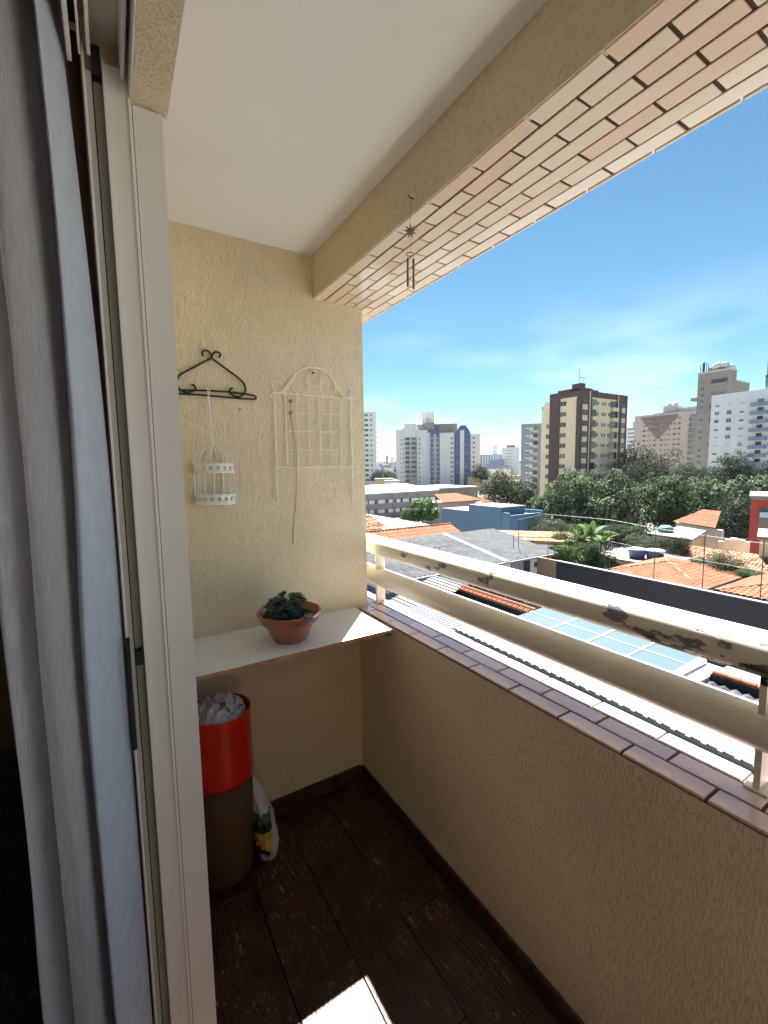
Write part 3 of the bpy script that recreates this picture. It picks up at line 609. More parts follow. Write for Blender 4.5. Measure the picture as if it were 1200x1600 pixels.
b = MB(); b.tube([wp(*z6(*p)) for p in cr_spline([(96, 474), (200, 478), (400, 482), (600, 496), (740, 515), (790, 528), (801, 542), (780, 553), (650, 546), (400, 522), (200, 510), (96, 506)], 5)], .0036, 8, closed=True); rel(b, hz).build('cross_bar', M['black_iron'], hz)
MB().tube([(0, .008, 0), (0, -.006, 0)], .004, 8).build('nail', M['black_iron'], hz).location = Vector(wp(*z6(432, 208))) - hz.location
# ---- hanging bird cage
YC = YW - .062
cg = thing('bird_cage', 'small white decorative wire cage hanging under the black hanger', 'cage', tuple(ony(335, 745, YC)))
cx, _, _ = cg.location; zt_ = ony(331, 724, YC).z; zb_ = ony(331, 788, YC).z; zd = ony(328, 698, YC).z
RC = (ony(366, 740, YC).x - ony(303, 740, YC).x) / 2
cx = (ony(366, 745, YC).x + ony(303, 745, YC).x) / 2
def ring_band(z0, z1, name):
    # pierced tin band: posts between heart shaped holes, solid rims
    b = MB(); n = 60; h_ = z1 - z0
    for (a0, a1) in ((z0, z0 + h_ * .30), (z1 - h_ * .30, z1)):
        b.lathe([(RC, a0), (RC, a1), (RC - .0008, a1), (RC - .0008, a0), (RC, a0)], n, (cx, YC))
    nh = 18
    for k in range(nh):
        a = 2 * pi * k / nh; w = .62 * pi / nh
        # web between two openings, waisted so that the opening reads as a heart
        for zz0, zz1, w0, w1 in ((z0 + h_ * .30, z0 + h_ * .5, w * 1.3, w * .7), (z0 + h_ * .5, z1 - h_ * .30, w * .7, w * .9)):
            vs = []
            for zz, ww in ((zz0, w0), (zz1, w1)):
                for s_ in (-1, 1): vs.append((cx + RC * cos(a + s_ * ww), YC + RC * sin(a + s_ * ww), zz))
            b.add(vs, [(0, 1, 3, 2)])
    return rel(b, cg).build(name, M['lace_white'], cg)
ring_band(zt_ - .037, zt_, 'upper_band'); ring_band(zb_ + .004, zb_ + .042, 'lower_band')
rel(MB().lathe([(0, zb_), (RC, zb_), (RC, zb_ + .005), (RC - .0012, zb_ + .005), (RC - .0012, zb_ + .002), (0, zb_ + .002)], 48, (cx, YC)), cg).build('tray', M['lace_white'], cg)
for k in range(14):
    a = 2 * pi * k / 14; x = cx + (RC - .001) * cos(a); y = YC + (RC - .001) * sin(a)
    rel(MB().tube([(x, y, zb_ + .03), (x, y, zt_ - .03)], .0017, 6), cg).build('bar', M['lace_white'], cg)
for k in range(10):
    a = 2 * pi * k / 10
    pts = [(cx + (RC - .001) * cos(a) * cos(t), YC + (RC - .001) * sin(a) * cos(t), zt_ + (zd - zt_) * sin(t)) for t in [i * pi / 2 / 8 for i in range(9)]]
    rel(MB().tube(pts, .0018, 6), cg).build('dome_wire', M['lace_white'], cg)
top = ony(325, 612, YH - .01); bot = Vector((cx, YC, zd))
b = MB(); N = 60; pts = []; pts2 = []
for i in range(N + 1):
    t = i / N; c = Vector(top).lerp(bot, t); a = t * 44; pts.append(c + Vector((cos(a), sin(a), 0)) * .0024); pts2.append(c - Vector((cos(a), sin(a), 0)) * .0024)
b.tube(pts, .0014, 6); b.tube(pts2, .0014, 6)
b.tube([Vector(top) + Vector((.004 * sin(t * 6.28), -.008 + .014 * cos(t * 6.28), .012 * cos(t * 6.28) + .006)) for t in [i / 14 for i in range(14)]], .0014, 6, closed=True)
rel(b, cg).build('twisted_hanging_wire', M['wire_white'], cg)
# ---- cream wire trellis
tr = thing('wall_trellis', 'cream wire trellis panel with arched scroll top hanging on the plaster wall', 'trellis', (.8, YH, .3))
z5 = lambda x, y: (250 + x / 3.4286, 520 + y / 3.4286)
WY = YW - .014
def tw(name, pts, r=.0022, spl=False):
    P_ = [z5(*p) for p in pts]
    if spl: P_ = cr_spline(P_, 6)
    b = MB(); b.tube([wp(x, y, WY) for x, y in P_], r, 8); return rel(b, tr).build(name, M['wire_white'], tr)
tw('side_rod', [(613, 320), (622, 600), (630, 910)], .0030); tw('side_rod', [(1022, 345), (1026, 600), (1034, 888)], .0030)
tw('top_rail', [(597, 350), (592, 332), (604, 321), (630, 322), (1055, 356)], .0024); tw('bottom_rail', [(612, 748), (605, 735), (612, 722), (640, 720), (1062, 716)], .0024)
for x0, x1, y1 in ((672, 684, 718), (735, 740, 718), (796, 802, 716), (852, 862, 716), (912, 918, 716), (968, 972, 714)): tw('vertical_wire', [(x0, 328 + (x0 - 672) * .07), (x1, y1)], .0021)
for y0, y1, xa, xb in ((430, 437, 680, 968), (528, 531, 680, 955), (626, 627, 684, 965)): tw('cross_wire', [(xa, y0), (xb, y1)], .0019)
tw('arch', [(612, 322), (650, 315), (680, 280), (712, 238), (745, 205), (790, 186), (830, 186), (870, 197), (905, 225), (935, 270), (960, 315), (990, 345), (1012, 346), (1025, 330), (1024, 305), (1010, 290), (996, 294)], .0028, True)
tw('scroll', [(712, 240), (710, 280), (722, 312), (750, 328), (780, 322), (797, 295), (793, 272), (770, 266)], .0022, True)
tw('scroll', [(935, 270), (940, 300), (925, 330), (900, 342), (872, 330), (858, 300), (862, 275), (884, 270)], .0022, True)
tw('scroll', [(640, 266), (630, 255), (612, 256), (602, 275), (605, 300), (620, 318), (650, 322), (680, 300), (716, 240)], .0022, True)
c0 = z5(826, 248); b = MB(); b.tube([wp(c0[0] + 11 * cos(a), c0[1] + 12 * sin(a), WY) for a in [i * 2 * pi / 24 for i in range(24)]], .0022, 8, closed=True); rel(b, tr).build('centre_ring', M['wire_white'], tr)
b = MB().tube([wp(*z5(821, 214), YW + .01), wp(*z5(821, 214), YW - .02)], .004, 8); rel(b, tr).build('nail', M['black_iron'], tr)
# string on a nail over the trellis
sg = thing('hanging_cord', 'thin brown cord looped from a nail, hanging through the wire trellis', 'cord', (.8, WY - .006, .3))
def cordpart(name, pts, r): b = MB().tube([wp(*z5(*p), WY - .006) for p in cr_spline(pts, 5)], r, 6); return rel(b, sg).build(name, M['string'], sg)
cordpart('strand', [(697, 362), (698, 440), (712, 560), (722, 700), (722, 900), (712, 1040), (708, 1130)], .0011)
cordpart('strand', [(700, 362), (700, 440), (722, 560), (732, 700), (730, 860), (718, 1040), (712, 1132)], .0011)
cordpart('knot', [(690, 365), (704, 358), (706, 372), (690, 370), (700, 362)], .0022)
cordpart('knot', [(692, 425), (704, 420), (705, 436), (690, 434), (698, 426)], .0022)
# small screw holes / hooks on the wall
link('wall_hook', MB().tube([wp(375, 639, YW + .005), wp(375, 639, YW - .006)], .003, 8).mesh('hook', M['black_iron']), None, label='tiny dark screw in the plaster wall below the black hanger', cat='screw')
# ---- wind chime hanging from the beam
XC_ = XB - .012
wc = thing('wind_chime', 'bronze wind chime with sun star and two tubes hanging from the ceiling beam', 'wind chime', tuple(onx(641, 362, XC_)))
def cp(px, py, x=XC_): return onx(px, py, x)
z8 = lambda x, y: (580 + x / 8.425, 290 + y / 8.425)
C0 = cp(*z8(515, 600)); top = cp(*z8(517, 160))
yv = C0.y
b = MB().tube([(XC_, top.y, top.z), (XC_, yv, C0.z + .012)], .0006, 5); rel(b, wc).build('thread', M['string'], wc)
b = MB().tube([(XB + .01, top.y, top.z), (XC_ - .004, top.y, top.z), (XC_ - .006, top.y, top.z + .006)], .0016, 6); rel(b, wc).build('hook', M['black_iron'], wc)
b = MB(); R_ = .020
N = 16; vs = []
for s_ in (-.0009, .0009):
    for k in range(2 * 9):
        a = pi * k / 9; r_ = R_ * (1. if k % 2 == 0 else .42); vs.append((XC_ + s_, yv + r_ * sin(a), C0.z + r_ * cos(a)))
fs = [tuple(range(18)), tuple(range(35, 17, -1))] + [(i, 18 + i, 18 + (i + 1) % 18, (i + 1) % 18) for i in range(18)]
b.add(vs, fs); b2 = MB().add([((v[0] - XC_) + XC_, yv + (v[1] - yv) * cos(.2) * .9, v[2]) for v in b.v], b.f)
b.v = [(XC_ - (v[1] - yv) * .80, yv + (v[1] - yv) * .6 + (v[0] - XC_), v[2]) for v in b.v]; rel(b, wc).build('sun_star', M['bronze'], wc)
zr_ = cp(*z8(520, 905)).z
b = MB().tube([(XC_, yv, C0.z - .012), (XC_, yv - .001, zr_ + .008)], .0006, 5); rel(b, wc).build('thread', M['string'], wc)
b = MB(); b.tube([(XC_ - .002 + .011 * cos(a), yv + .011 * sin(a), zr_) for a in [i * 2 * pi / 20 for i in range(20)]], .0014, 6, closed=True); rel(b, wc).build('ring', M['bronze'], wc)
for s_, zt2, zb2 in ((1, cp(*z8(485, 980)).z, cp(*z8(485, 1350)).z), (-1, cp(*z8(548, 950)).z, cp(*z8(555, 1345)).z)):
    b = MB().tube([(XC_ - s_ * .006, yv + s_ * .006, zt2), (XC_ - s_ * .006, yv + s_ * .006, zb2)], .0033, 10); b.tube([(XC_ - s_ * .006, yv + s_ * .006, zt2), (XC_ - s_ * .006, yv + s_ * .0065, zr_)], .0006, 5); rel(b, wc).build('chime_tube', M['bronze'], wc)

# ================================================================== THE TOWN BELOW
GZ = -14.0
g = MB(); NG = 40
def gz(x, y):
    d = hypot(x, y); return GZ + (max(0, d - 420) * .017 if d > 420 else 0) + (max(0, d - 2200) * .012)
rs = [0, 60, 200, 420, 800, 1500, 2200, 3200, 4500, 6500]
vs = [(0, 0, GZ)]
for r_ in rs[1:]:
    for k in range(NG):
        a = 2 * pi * k / NG; h_ = min(gz(r_, 0), 60 if r_ < 4000 else 90)
        vs.append((r_ * cos(a), r_ * sin(a), h_ + (6 * noise.noise(Vector((cos(a) * 3, sin(a) * 3, r_ / 900))) if r_ > 900 else 0)))
fs = [(0, 1 + k, 1 + (k + 1) % NG) for k in range(NG)]
for i in range(len(rs) - 2):
    for k in range(NG): fs.append((1 + i * NG + k, 1 + (i + 1) * NG + k, 1 + (i + 1) * NG + (k + 1) % NG, 1 + i * NG + (k + 1) % NG))
g.add(vs, fs, 0, True); struct('ground', g, M['ground'])
struct('yard', MB().box(20.6, 31, -14, 25, GZ - .1, GZ + .05), M['yard'])
def corr(b, O, U, V, pitch, h, kind='sin', mi=0):
    O, U, V = Vector(O), Vector(U), Vector(V); L = V.length; n = max(1, int(L / pitch)); N_ = U.cross(V).normalized()
    if N_.z < 0: N_ = -N_
    prof = [(0, 0), (.25, .5), (.5, 1), (.75, .5)] if kind == 'sin' else ([(0, 0), (.62, 0), (.70, 1), (.88, 1), (.96, 0)] if kind == 'trap' else [(0, 0), (.12, .75), (.3, 1), (.48, .75), (.6, 0)])
    pts = []
    for i in range(n):
        for t, k in prof: pts.append(((i + t) / n, k * h))
    pts.append((1, 0)); vs = []
    for t, k in pts: p = O + V * t + N_ * k; vs += [p, p + U]
    b.add(vs, [(2 * i, 2 * i + 1, 2 * i + 3, 2 * i + 2) for i in range(len(pts) - 1)], mi); return b
def clay(b, e0, e1, r0, r1, pitch=.24, h=.05, rows=.38, mi=0):
    e0, e1, r0, r1 = map(Vector, (e0, e1, r0, r1)); L = (e1 - e0).length; d = (e1 - e0) / L
    a = (r0 - e0).dot(d) / L; bb = (r1 - e0).dot(d) / L; up = (r0 - e0) - d * (r0 - e0).dot(d); N_ = d.cross(up).normalized()
    if N_.z < 0: N_ = -N_
    n = max(2, int(L / pitch)); R_ = max(2, int(up.length / rows))
    def fr_(s): return max(0.0, min([1] + ([s / a] if a > 1e-4 else []) + ([(1 - s) / (1 - bb)] if bb < .9999 else [])))
    cols = []
    for i in range(n):
        for t, k in ((0, 0), (.3, .9), (.55, .9), (.85, 0)): cols.append(((i + t) / n, k))
    cols.append((1, 0)); vs = []; m = 0; hts = []
    for j in range(R_):
        hts += [(j / R_, .022), ((j + 1) / R_ - .004, 0)]
    m = len(hts); jit = rnd.random() * 99
    for s, k in cols:
        f_ = fr_(s)
        for q, lift in hts:
            w = noise.noise(Vector((s * L * .7 + jit, q * 6, 0))) * .025
            vs.append(e0 + d * (s * L) + up * min(q, f_) + N_ * (k * h + lift + w))
    b.add(vs, [(i * m + j, (i + 1) * m + j, (i + 1) * m + j + 1, i * m + j + 1) for i in range(len(cols) - 1) for j in range(m - 1)], mi); return b
def ridge(b, p0, p1, r=.11, n=10, mi=0):
    p0, p1 = Vector(p0), Vector(p1); L = (p1 - p0).length; k = max(2, int(L / .42))
    for i in range(k):
        a = p0.lerp(p1, i / k); c = p0.lerp(p1, (i + 1.06) / k); b.tube([a, c], [r, r * .86], n, mi)
    return b
# ---- roofs right under the balcony
t = thing('workshop_building', 'long pale zinc roof right beside the tiled parapet, with ribs across it', 'building', (15.5, 5, GZ))
rel(MB().box(14.15, 17.2, -8, 16.4, GZ, -8.12), t).build('wall', M['house_grey'], t)
b = corr(MB(), (14.06, -8, -8.06), (3.28, 0, .10), (0, 24.4, 0), .405, .014, 'trap'); rel(b, t).build('corrugated_roof', M['roof_sheet'], t)
rel(MB().box(13.70, 14.14, -8, 16.4, -8.60, -8.30), t).build('gutter', M['gutter'], t)
for k in range(60):
    if k == 0: bead = MB().box(0, .10, 0, .13, 0, .065).mesh('rib_end', M['roof_white'])
    link('rib_end', bead, t, (13.965 - 15.5, -8 + .30 + k * .4067 - 5, -8.11 - GZ))
t = thing('skylight', 'row of four pale blue glass roof lights in white frames behind the railing', 'skylight', (18.6, 11.7, -8.5))
rel(MB().box(17.30, 20.2, 7.25, 15.85, GZ, -8.16), t).build('curb', M['house_white'], t)
ysk = [7.92, 9.72, 11.55, 13.5, 15.75]
for y0, y1 in zip(ysk, ysk[1:]):
    rel(MB().add([(17.52, y0 + .08, -8.02), (19.95, y0 + .08, -7.92), (19.95, y1 - .04, -7.92), (17.52, y1 - .04, -8.02), (17.52, y0 + .08, -8.05), (19.95, y0 + .08, -7.95), (19.95, y1 - .04, -7.95), (17.52, y1 - .04, -8.05)], [(0, 1, 2, 3), (7, 6, 5, 4), (0, 3, 7, 4), (1, 5, 6, 2), (0, 4, 5, 1), (3, 2, 6, 7)]), t).build('pane', M['sky_glass'], t)
    rel(MB().slab([(17.45, y0, -8.0), (20.05, y0, -7.89), (20.05, y0 + .075, -7.89), (17.45, y0 + .075, -8.0)], .12), t).build('frame_bar', M['alu'], t)
rel(MB().slab([(17.40, 7.9, -8.0), (17.515, 7.9, -8.0), (17.515, 15.8, -8.0), (17.40, 15.8, -8.0)], .15), t).build('frame_rail', M['alu'], t)
rel(MB().slab([(19.96, 7.9, -7.9), (20.12, 7.9, -7.9), (20.12, 15.8, -7.9), (19.96, 15.8, -7.9)], .15), t).build('frame_rail', M['alu'], t)
rel(MB().box(18.9, 18.94, 7.98, 15.7, -7.955, -7.94), t).build('frame_rail', M['alu_shade'], t)
rel(MB().box(17.36, 20.1, 7.80, 7.905, -8.15, -7.93), t).build('end_cap', M['house_white'], t)
t = thing('lean_to_roof', 'grey wavy fibre cement roof at the lower right, past the end of the skylight', 'roof', (18, 3, GZ))
b = corr(MB(), (16.9, -8, -8.55), (2.0, 0, .25), (0, 15.2, 0), .36, .085); rel(b, t).build('corrugated_sheet', M['roof_grey'], t)
rel(MB().box(17.2, 18.88, -8, 7.2, GZ, -8.5), t).build('wall', M['house_grey'], t)
rel(MB().box(18.9, 19.1, -8, 7.2, GZ, -8.02), t).build('parapet_wall', M['gutter'], t)
for k in range(32):
    if k == 0: rt = MB().tube([(0, 0, 0), (0, .44, 0)], [.13, .115], 10).mesh('ridge_tile', M['roof_clay'])
    link('ridge_tile', rt, t, (19.02 - 18, 6.7 - k * .45 - 3, -7.99 - GZ + rnd.uniform(-.01, .01)))
rel(MB().box(19.2, 20.55, -8, 7.2, GZ, -8.1), t).build('flat_top', M['yard'], t)
t = thing('courtyard_roof', 'grey ribbed roof between the striped roof and the skylight, under a row of clay tiles', 'roof', (17, 19, GZ))
b = corr(MB(), (13.75, 16.42, -8.75), (5.45, 0, .2), (0, 5.3, 0), .27, .035, 'trap'); rel(b, t).build('corrugated_sheet', M['roof_sheet'], t)
rel(MB().box(13.8, 19.2, 16.45, 21.7, GZ, -8.8), t).build('wall', M['house_grey'], t)
t = thing('clay_tiled_wall', 'low wall capped with clay tiles running between the railing tubes', 'wall', (19.5, 18.8, GZ))
rel(MB().box(19.30, 19.75, 15.9, 21.9, GZ, -8.14), t).build('wall', M['gutter'], t)
for k in range(15):
    if k == 0:
        ct = MB().tube([(0, 0, 0), (0, .43, 0)], [.13, .115], 10).mesh('ridge_tile', M['roof_clay'])
        c2 = MB(); c2.tube([(-.34, .1, -.16), (-.02, .1, -.05)], [.095, .08], 8); c2.tube([(-.34, .32, -.16), (-.02, .32, -.05)], [.095, .08], 8); c2 = c2.mesh('eave_tile', M['roof_clay'])
    y = 15.85 + k * .405
    link('ridge_tile', ct, t, (19.52 - 19.5, y - 18.8, -8.04 - GZ)); link('eave_tile', c2, t, (19.50 - 19.5, y - 18.8, -8.02 - GZ))
t = thing('clerestory_wall', 'grey glazed wall strip with white posts behind the clay tiled wall', 'wall', (20.5, 18.5, GZ))
rel(MB().box(20.35, 20.6, 14.5, 22.2, GZ, -7.95), t).build('wall', M['house_grey'], t)
for k, y in enumerate((15.6, 17.2, 18.7, 20.2, 21.6)): rel(MB().box(20.27, 20.345, y, y + .12, -9.2, -7.9), t).build('post', M['house_white'], t)
rel(MB().box(20.25, 20.62, 14.4, 22.3, -7.948, -7.86), t).build('cap', M['house_white'], t)
t = thing('striped_roof_building', 'silver striped sheet roof below the left end of the railing', 'building', (16, 28, GZ))
b = corr(MB(), (12.6, 21.75, -9.75), (0, 15, 0), (7.1, 0, 1.72), .33, .07, 'trap'); rel(b, t).build('corrugated_sheet', M['roof_stripe'], t)
b = MB().add([(12.7, 21.9, GZ), (19.6, 21.9, GZ), (19.6, 21.9, -8.1), (12.7, 21.9, -9.78), (12.7, 36.7, GZ), (19.6, 36.7, GZ), (19.6, 36.7, -8.1), (12.7, 36.7, -9.78)], [(0, 1, 2, 3), (5, 4, 7, 6), (1, 5, 6, 2), (4, 0, 3, 7)]); rel(b, t).build('wall', M['gutter'], t)
# ---- charcoal boundary wall
bw = thing('boundary_wall', 'long charcoal wall with a bare brick end, crossing behind the flaking top rail', 'wall', (31.4, 6, GZ))
rel(MB().box(31.1, 31.3, -25, 23.25, GZ, -8.02), bw).build('painted_wall', M['dark_wall'], bw)
rel(MB().box(31.1, 31.3, 23.26, 25.2, GZ, -7.99), bw).build('brick_end', M['brick'], bw)
rel(MB().box(31.05, 31.36, -25, 23.25, -8.018, -7.97), bw).build('coping', M['house_grey'], bw)
for px, py in ((891, 914), (946, 929), (1010, 945), (1082, 964)):
    p = onx(px, py, 31.08); rel(MB().box(31.0, 31.098, p.y - .07, p.y + .07, p.z - .06, p.z + .06), bw).build('wall_lamp', M['house_white'], bw)
tops = [(802, 833, 873), (810, 812, 850), (856, 842, 862), (897, 808, 880), (952, 830, 893), (1021, 828, 908), (1097, 835, 922), (1187, 842, 943)]
for i, (px, a_, c_) in enumerate(tops):
    p = onx(px, c_, 31.45); q = onx(px, a_, 31.45)
    nm = ['leftmost thin pole over the grey corrugated roof', 'taller pole against the blue building', 'short thin pole at the corner of the grey roof', 'thin wire pole in front of the leafy tree', 'thin wire pole in front of the broken garden wall', 'thin wire pole in front of the second blue water tank', 'thin wire pole in front of the mottled clay roof', 'rightmost thin wire pole by the cream wall'][i]
    link('wire_pole', MB().tube([(31.45, p.y, -9.0), (31.45, p.y, q.z)], .028, 6).mesh('pole', M['wire']), None, label=nm, cat='pole', group='thin poles along the charcoal wall')
b = MB(); pl = [onx(x, y, 31.45) for x, y in [(810, 812), (850, 803), (952, 812), (1040, 828), (1110, 838), (1200, 850)]]; b.tube(pl, .012, 4); b.tube([Vector((31.45, v.y, v.z - 1.6)) for v in pl[2:]], .008, 4)
b.build('fence_wire', M['galv'], None, label='thin grey wires strung between the poles above the charcoal wall', cat='wire')
# ---- houses between the wall and the tower blocks
def yplane(px, py, y): p = ony(px, py, y); return p
t = thing('grey_roof_house', 'white house under a big grey corrugated roof, behind the top rail', 'house', (27, 29, GZ))
b = corr(MB(), (15.5, 25.3, -7.98), (0, 8.1, 1.30), (18.7, 0, 0), .40, .075); rel(b, t).build('corrugated_roof', M['roof_grey'], t)
rel(MB().slab([(27.2, 25.25, -7.92), (27.7, 25.25, -7.92), (27.7, 33.4, -6.61), (27.2, 33.4, -6.61)], .03), t).build('pale_sheet', M['roof_white'], t)
rel(MB().slab([(15.4, 25.18, -8.0), (34.3, 25.18, -8.0), (34.3, 25.30, -7.98), (15.4, 25.30, -7.98)], .16), t).build('eave', M['house_grey'], t)
b = MB().add([(16, 25.6, GZ), (33.8, 25.6, GZ), (33.8, 25.6, -8.1), (16, 25.6, -8.1), (16, 33.3, GZ), (33.8, 33.3, GZ), (33.8, 33.3, -6.85), (16, 33.3, -6.85)], [(0, 1, 2, 3), (5, 4, 7, 6), (1, 5, 6, 2), (4, 0, 3, 7)]); rel(b, t).build('wall', M['house_white'], t)
rel(MB().box(28.2, 30.6, 25.5, 25.595, GZ, -8.15), t).build('recessed_bay', M['house_grey'], t)
p = ony(823, 889, 25.45); rel(MB().box(p.x - .35, p.x + .35, 25.42, 25.49, p.z - 1.5, p.z + .75), t).build('door', M['t_glass'], t)
p = ony(845, 881, 25.5); rel(MB().box(p.x - .75, p.x + .75, 25.5, 25.594, p.z - .22, p.z + .22), t).build('window', M['t_glass'], t)
b = corr(MB(), (15.5, 33.42, -6.68), (0, 5, -1.0), (18.7, 0, 0), .26, .04); rel(b, t).build('corrugated_roof', M['roof_grey'], t)
link('roof_aerial', MB().tube([(22.5, 28, -7.6), (22.5, 28, -6.6)], .025, 5).box(21.2, 23.8, 27.98, 28.02, -6.62, -6.58).box(21.5, 21.53, 27.6, 28.4, -6.6, -6.57).box(22.1, 22.13, 27.6, 28.4, -6.6, -6.57).box(22.8, 22.83, 27.65, 28.35, -6.6, -6.57).box(23.4, 23.43, 27.7, 28.3, -6.6, -6.57).mesh('aerial', M['wire']), None, label='small fishbone aerial on the grey corrugated roof just above the rail', cat='aerial')
t = thing('clay_roof_house', 'low house with a sunlit orange clay roof behind the grey corrugated roof', 'house', (24, 36, GZ))
rel(clay(MB(), (16, 33.9, -7.15), (30.6, 33.9, -7.15), (16, 36.2, -6.2), (30.6, 36.2, -6.2), .42, .07, .5), t).build('clay_roof', M['roof_clay'], t)
rel(ridge(MB(), (16, 36.25, -6.16), (30.7, 36.25, -6.16), .13), t).build('ridge_tiles', M['roof_clay'], t)
rel(clay(MB(), (30.6, 38.6, -7.15), (16, 38.6, -7.15), (30.6, 36.3, -6.2), (16, 36.3, -6.2), .42, .07, .5), t).build('clay_roof', M['roof_clay'], t)
rel(MB().box(16.2, 30.3, 34.1, 38.4, GZ, -7.3), t).build('wall', M['house_white'], t)
t = thing('vaulted_warehouse', 'warehouse with a wide white vaulted roof in front of the blue building', 'warehouse', (28.5, 50, GZ))
N = 18; b = MB(); x0, x1, y0, y1 = 20.0, 38.2, 38.9, 60
arc = [(x0 + (x1 - x0) * k / N, -8.6 + 1.75 * sin(pi * k / N)) for k in range(N + 1)]
secs = [y0 + (y1 - y0) * j / 10 for j in range(11)]
vs = [(x, y, z + (.04 if j % 2 else 0)) for j, y in enumerate(secs) for x, z in arc]; m = N + 1
b.add(vs, [(j * m + i, j * m + i + 1, (j + 1) * m + i + 1, (j + 1) * m + i) for j in range(10) for i in range(N)], 0, True)
for j in (0, 10): b.add([(x, secs[j], z) for x, z in arc] + [(x1, secs[j], GZ), (x0, secs[j], GZ)], [tuple(range(m + 2))], 0)
b.box(x0, x0 + .2, y0, y1, GZ, -8.6); b.box(x1 - .2, x1, y0, y1, GZ, -8.6)
rel(b, t).build('vault', M['roof_white'], t)
for j in range(1, 10): rel(MB().tube([(x, secs[j], z + .03) for x, z in arc], .05, 4), t).build('sheet_seam', M['t_grey'], t)
t = thing('white_house', 'small white house with clay roof and one window beside the wall edge', 'house', (24.0, 44, GZ))
F = (ony(600, 850, 42.2).x, ony(599, 824, 42.2).z)
rel(MB().box(16, F[0] - .3, 42.2, 46, GZ, F[1] - .15), t).build('wall', M['house_white'], t)
rel(clay(MB(), (15.6, 41.8, F[1] - .05), (F[0] + .25, 41.8, F[1] - .05), (15.6, 44.1, F[1] + 1.35), (F[0] - .9, 44.1, F[1] + 1.35), .4, .06, .5), t).build('clay_roof', M['roof_clay_old'], t)
rel(clay(MB(), (F[0] + .25, 41.8, F[1] - .05), (F[0] + .25, 46.4, F[1] - .05), (F[0] - .9, 44.1, F[1] + 1.35), (F[0] - .9, 44.101, F[1] + 1.35), .4, .06, .5), t).build('clay_roof', M['roof_clay_old'], t)
p = ony(592, 834, 42.15); rel(MB().box(p.x - .42, p.x + .42, 42.12, 42.196, p.z - .45, p.z + .45), t).build('window', M['t_frame'], t); rel(MB().box(p.x - .34, p.x + .34, 42.10, 42.119, p.z - .37, p.z + .37), t).build('window_pane', M['t_bluegrey'], t)
# frames: a facade plane seen from the balcony
class Fr:
    def __init__(s, O, D): s.O = Vector(O); s.D = Vector(D).normalized(); s.N = Vector((s.D.y, -s.D.x, 0))   # N points out, to the viewer's side
    def hit(s, px, py):
        r = ray(px, py); t = s.O.dot(s.N) / r.dot(s.N); p = r * t; return (p - s.O).dot(s.D), p.z
    def P(s, u, d, z): v = s.O + s.D * u - s.N * d; return Vector((v.x, v.y, z))
    def bx(s, b, u0, u1, z0, z1, d0, d1, mi=0):
        v = [s.P(u, d, z) for z in (z0, z1) for d in (d0, d1) for u in (u0, u1)]
        return b.add(v, [(0, 2, 3, 1), (4, 5, 7, 6), (0, 1, 5, 4), (2, 6, 7, 3), (0, 4, 6, 2), (1, 3, 7, 5)], mi)
    def px(s, x0, x1, yt, yb=None, ref=None):
        ym = ref or yt + 20; u0 = s.hit(x0, ym)[0]; u1 = s.hit(x1, ym)[0]; xm = (x0 + x1) / 2; return u0, u1, s.hit(xm, yt)[1], (s.hit(xm, yb)[1] if yb else GZ)
    def part(s, t, name, m, u0, u1, z0, z1, d0, d1): b = s.bx(MB(), u0, u1, z0, z1, d0, d1); return rel(b, t).build(name, m, t)
    def rot(s): return atan2(s.D.y, s.D.x)
def XF_(x): return Fr((x, 0, 0), (0, -1, 0))
def YF_(y): return Fr((0, y, 0), (1, 0, 0))
def VF(px, py, d): p = onr(px, py, d); a = atan2(p.x, p.y); return Fr((p.x, p.y, 0), (cos(a), -sin(a), 0))
WM = {}
def win_mesh(w, h, style):
    k = (round(w, 2), round(h, 2), style)
    if k in WM: return WM[k]
    b = MB(); f = .09
    if style == 'dark': b.box(-w / 2, w / 2, -.05, 0.05, -h / 2, h / 2, 0); b.box(-w / 2 - f, w / 2 + f, -.12, .05, -h / 2 - f, -h / 2, 1); b.box(-.04, .04, -.09, -.05, -h / 2, h / 2, 1); mats = [M['t_glass'], M['t_frame']]
    elif style == 'half': b.box(-w / 2, w / 2, -.05, .05, -h / 2, 0.0, 0); b.box(-w / 2, w / 2, -.08, .05, 0, h / 2, 1); b.box(-w / 2 - f, w / 2 + f, -.12, .05, -h / 2 - f, -h / 2, 1); mats = [M['t_glass'], M['t_shutter']]
    elif style == 'pale': b.box(-w / 2, w / 2, -.04, .05, -h / 2, h / 2, 1); b.box(-w / 2 - f, w / 2 + f, -.12, .05, -h / 2 - f, -h / 2, 1); b.box(-w / 2, w / 2, -.06, .04, -.06, .06, 0); mats = [M['t_glass'], M['t_shutter']]
    WM[k] = b.mesh('window', mats); return WM[k]
def win(t, fr, u, z, w, h, style='dark', name='window', d=-.0):
    p = fr.P(u, d, z) - t.location; o = link(name, win_mesh(w, h, style), t, p, rotz=fr.rot()); return o
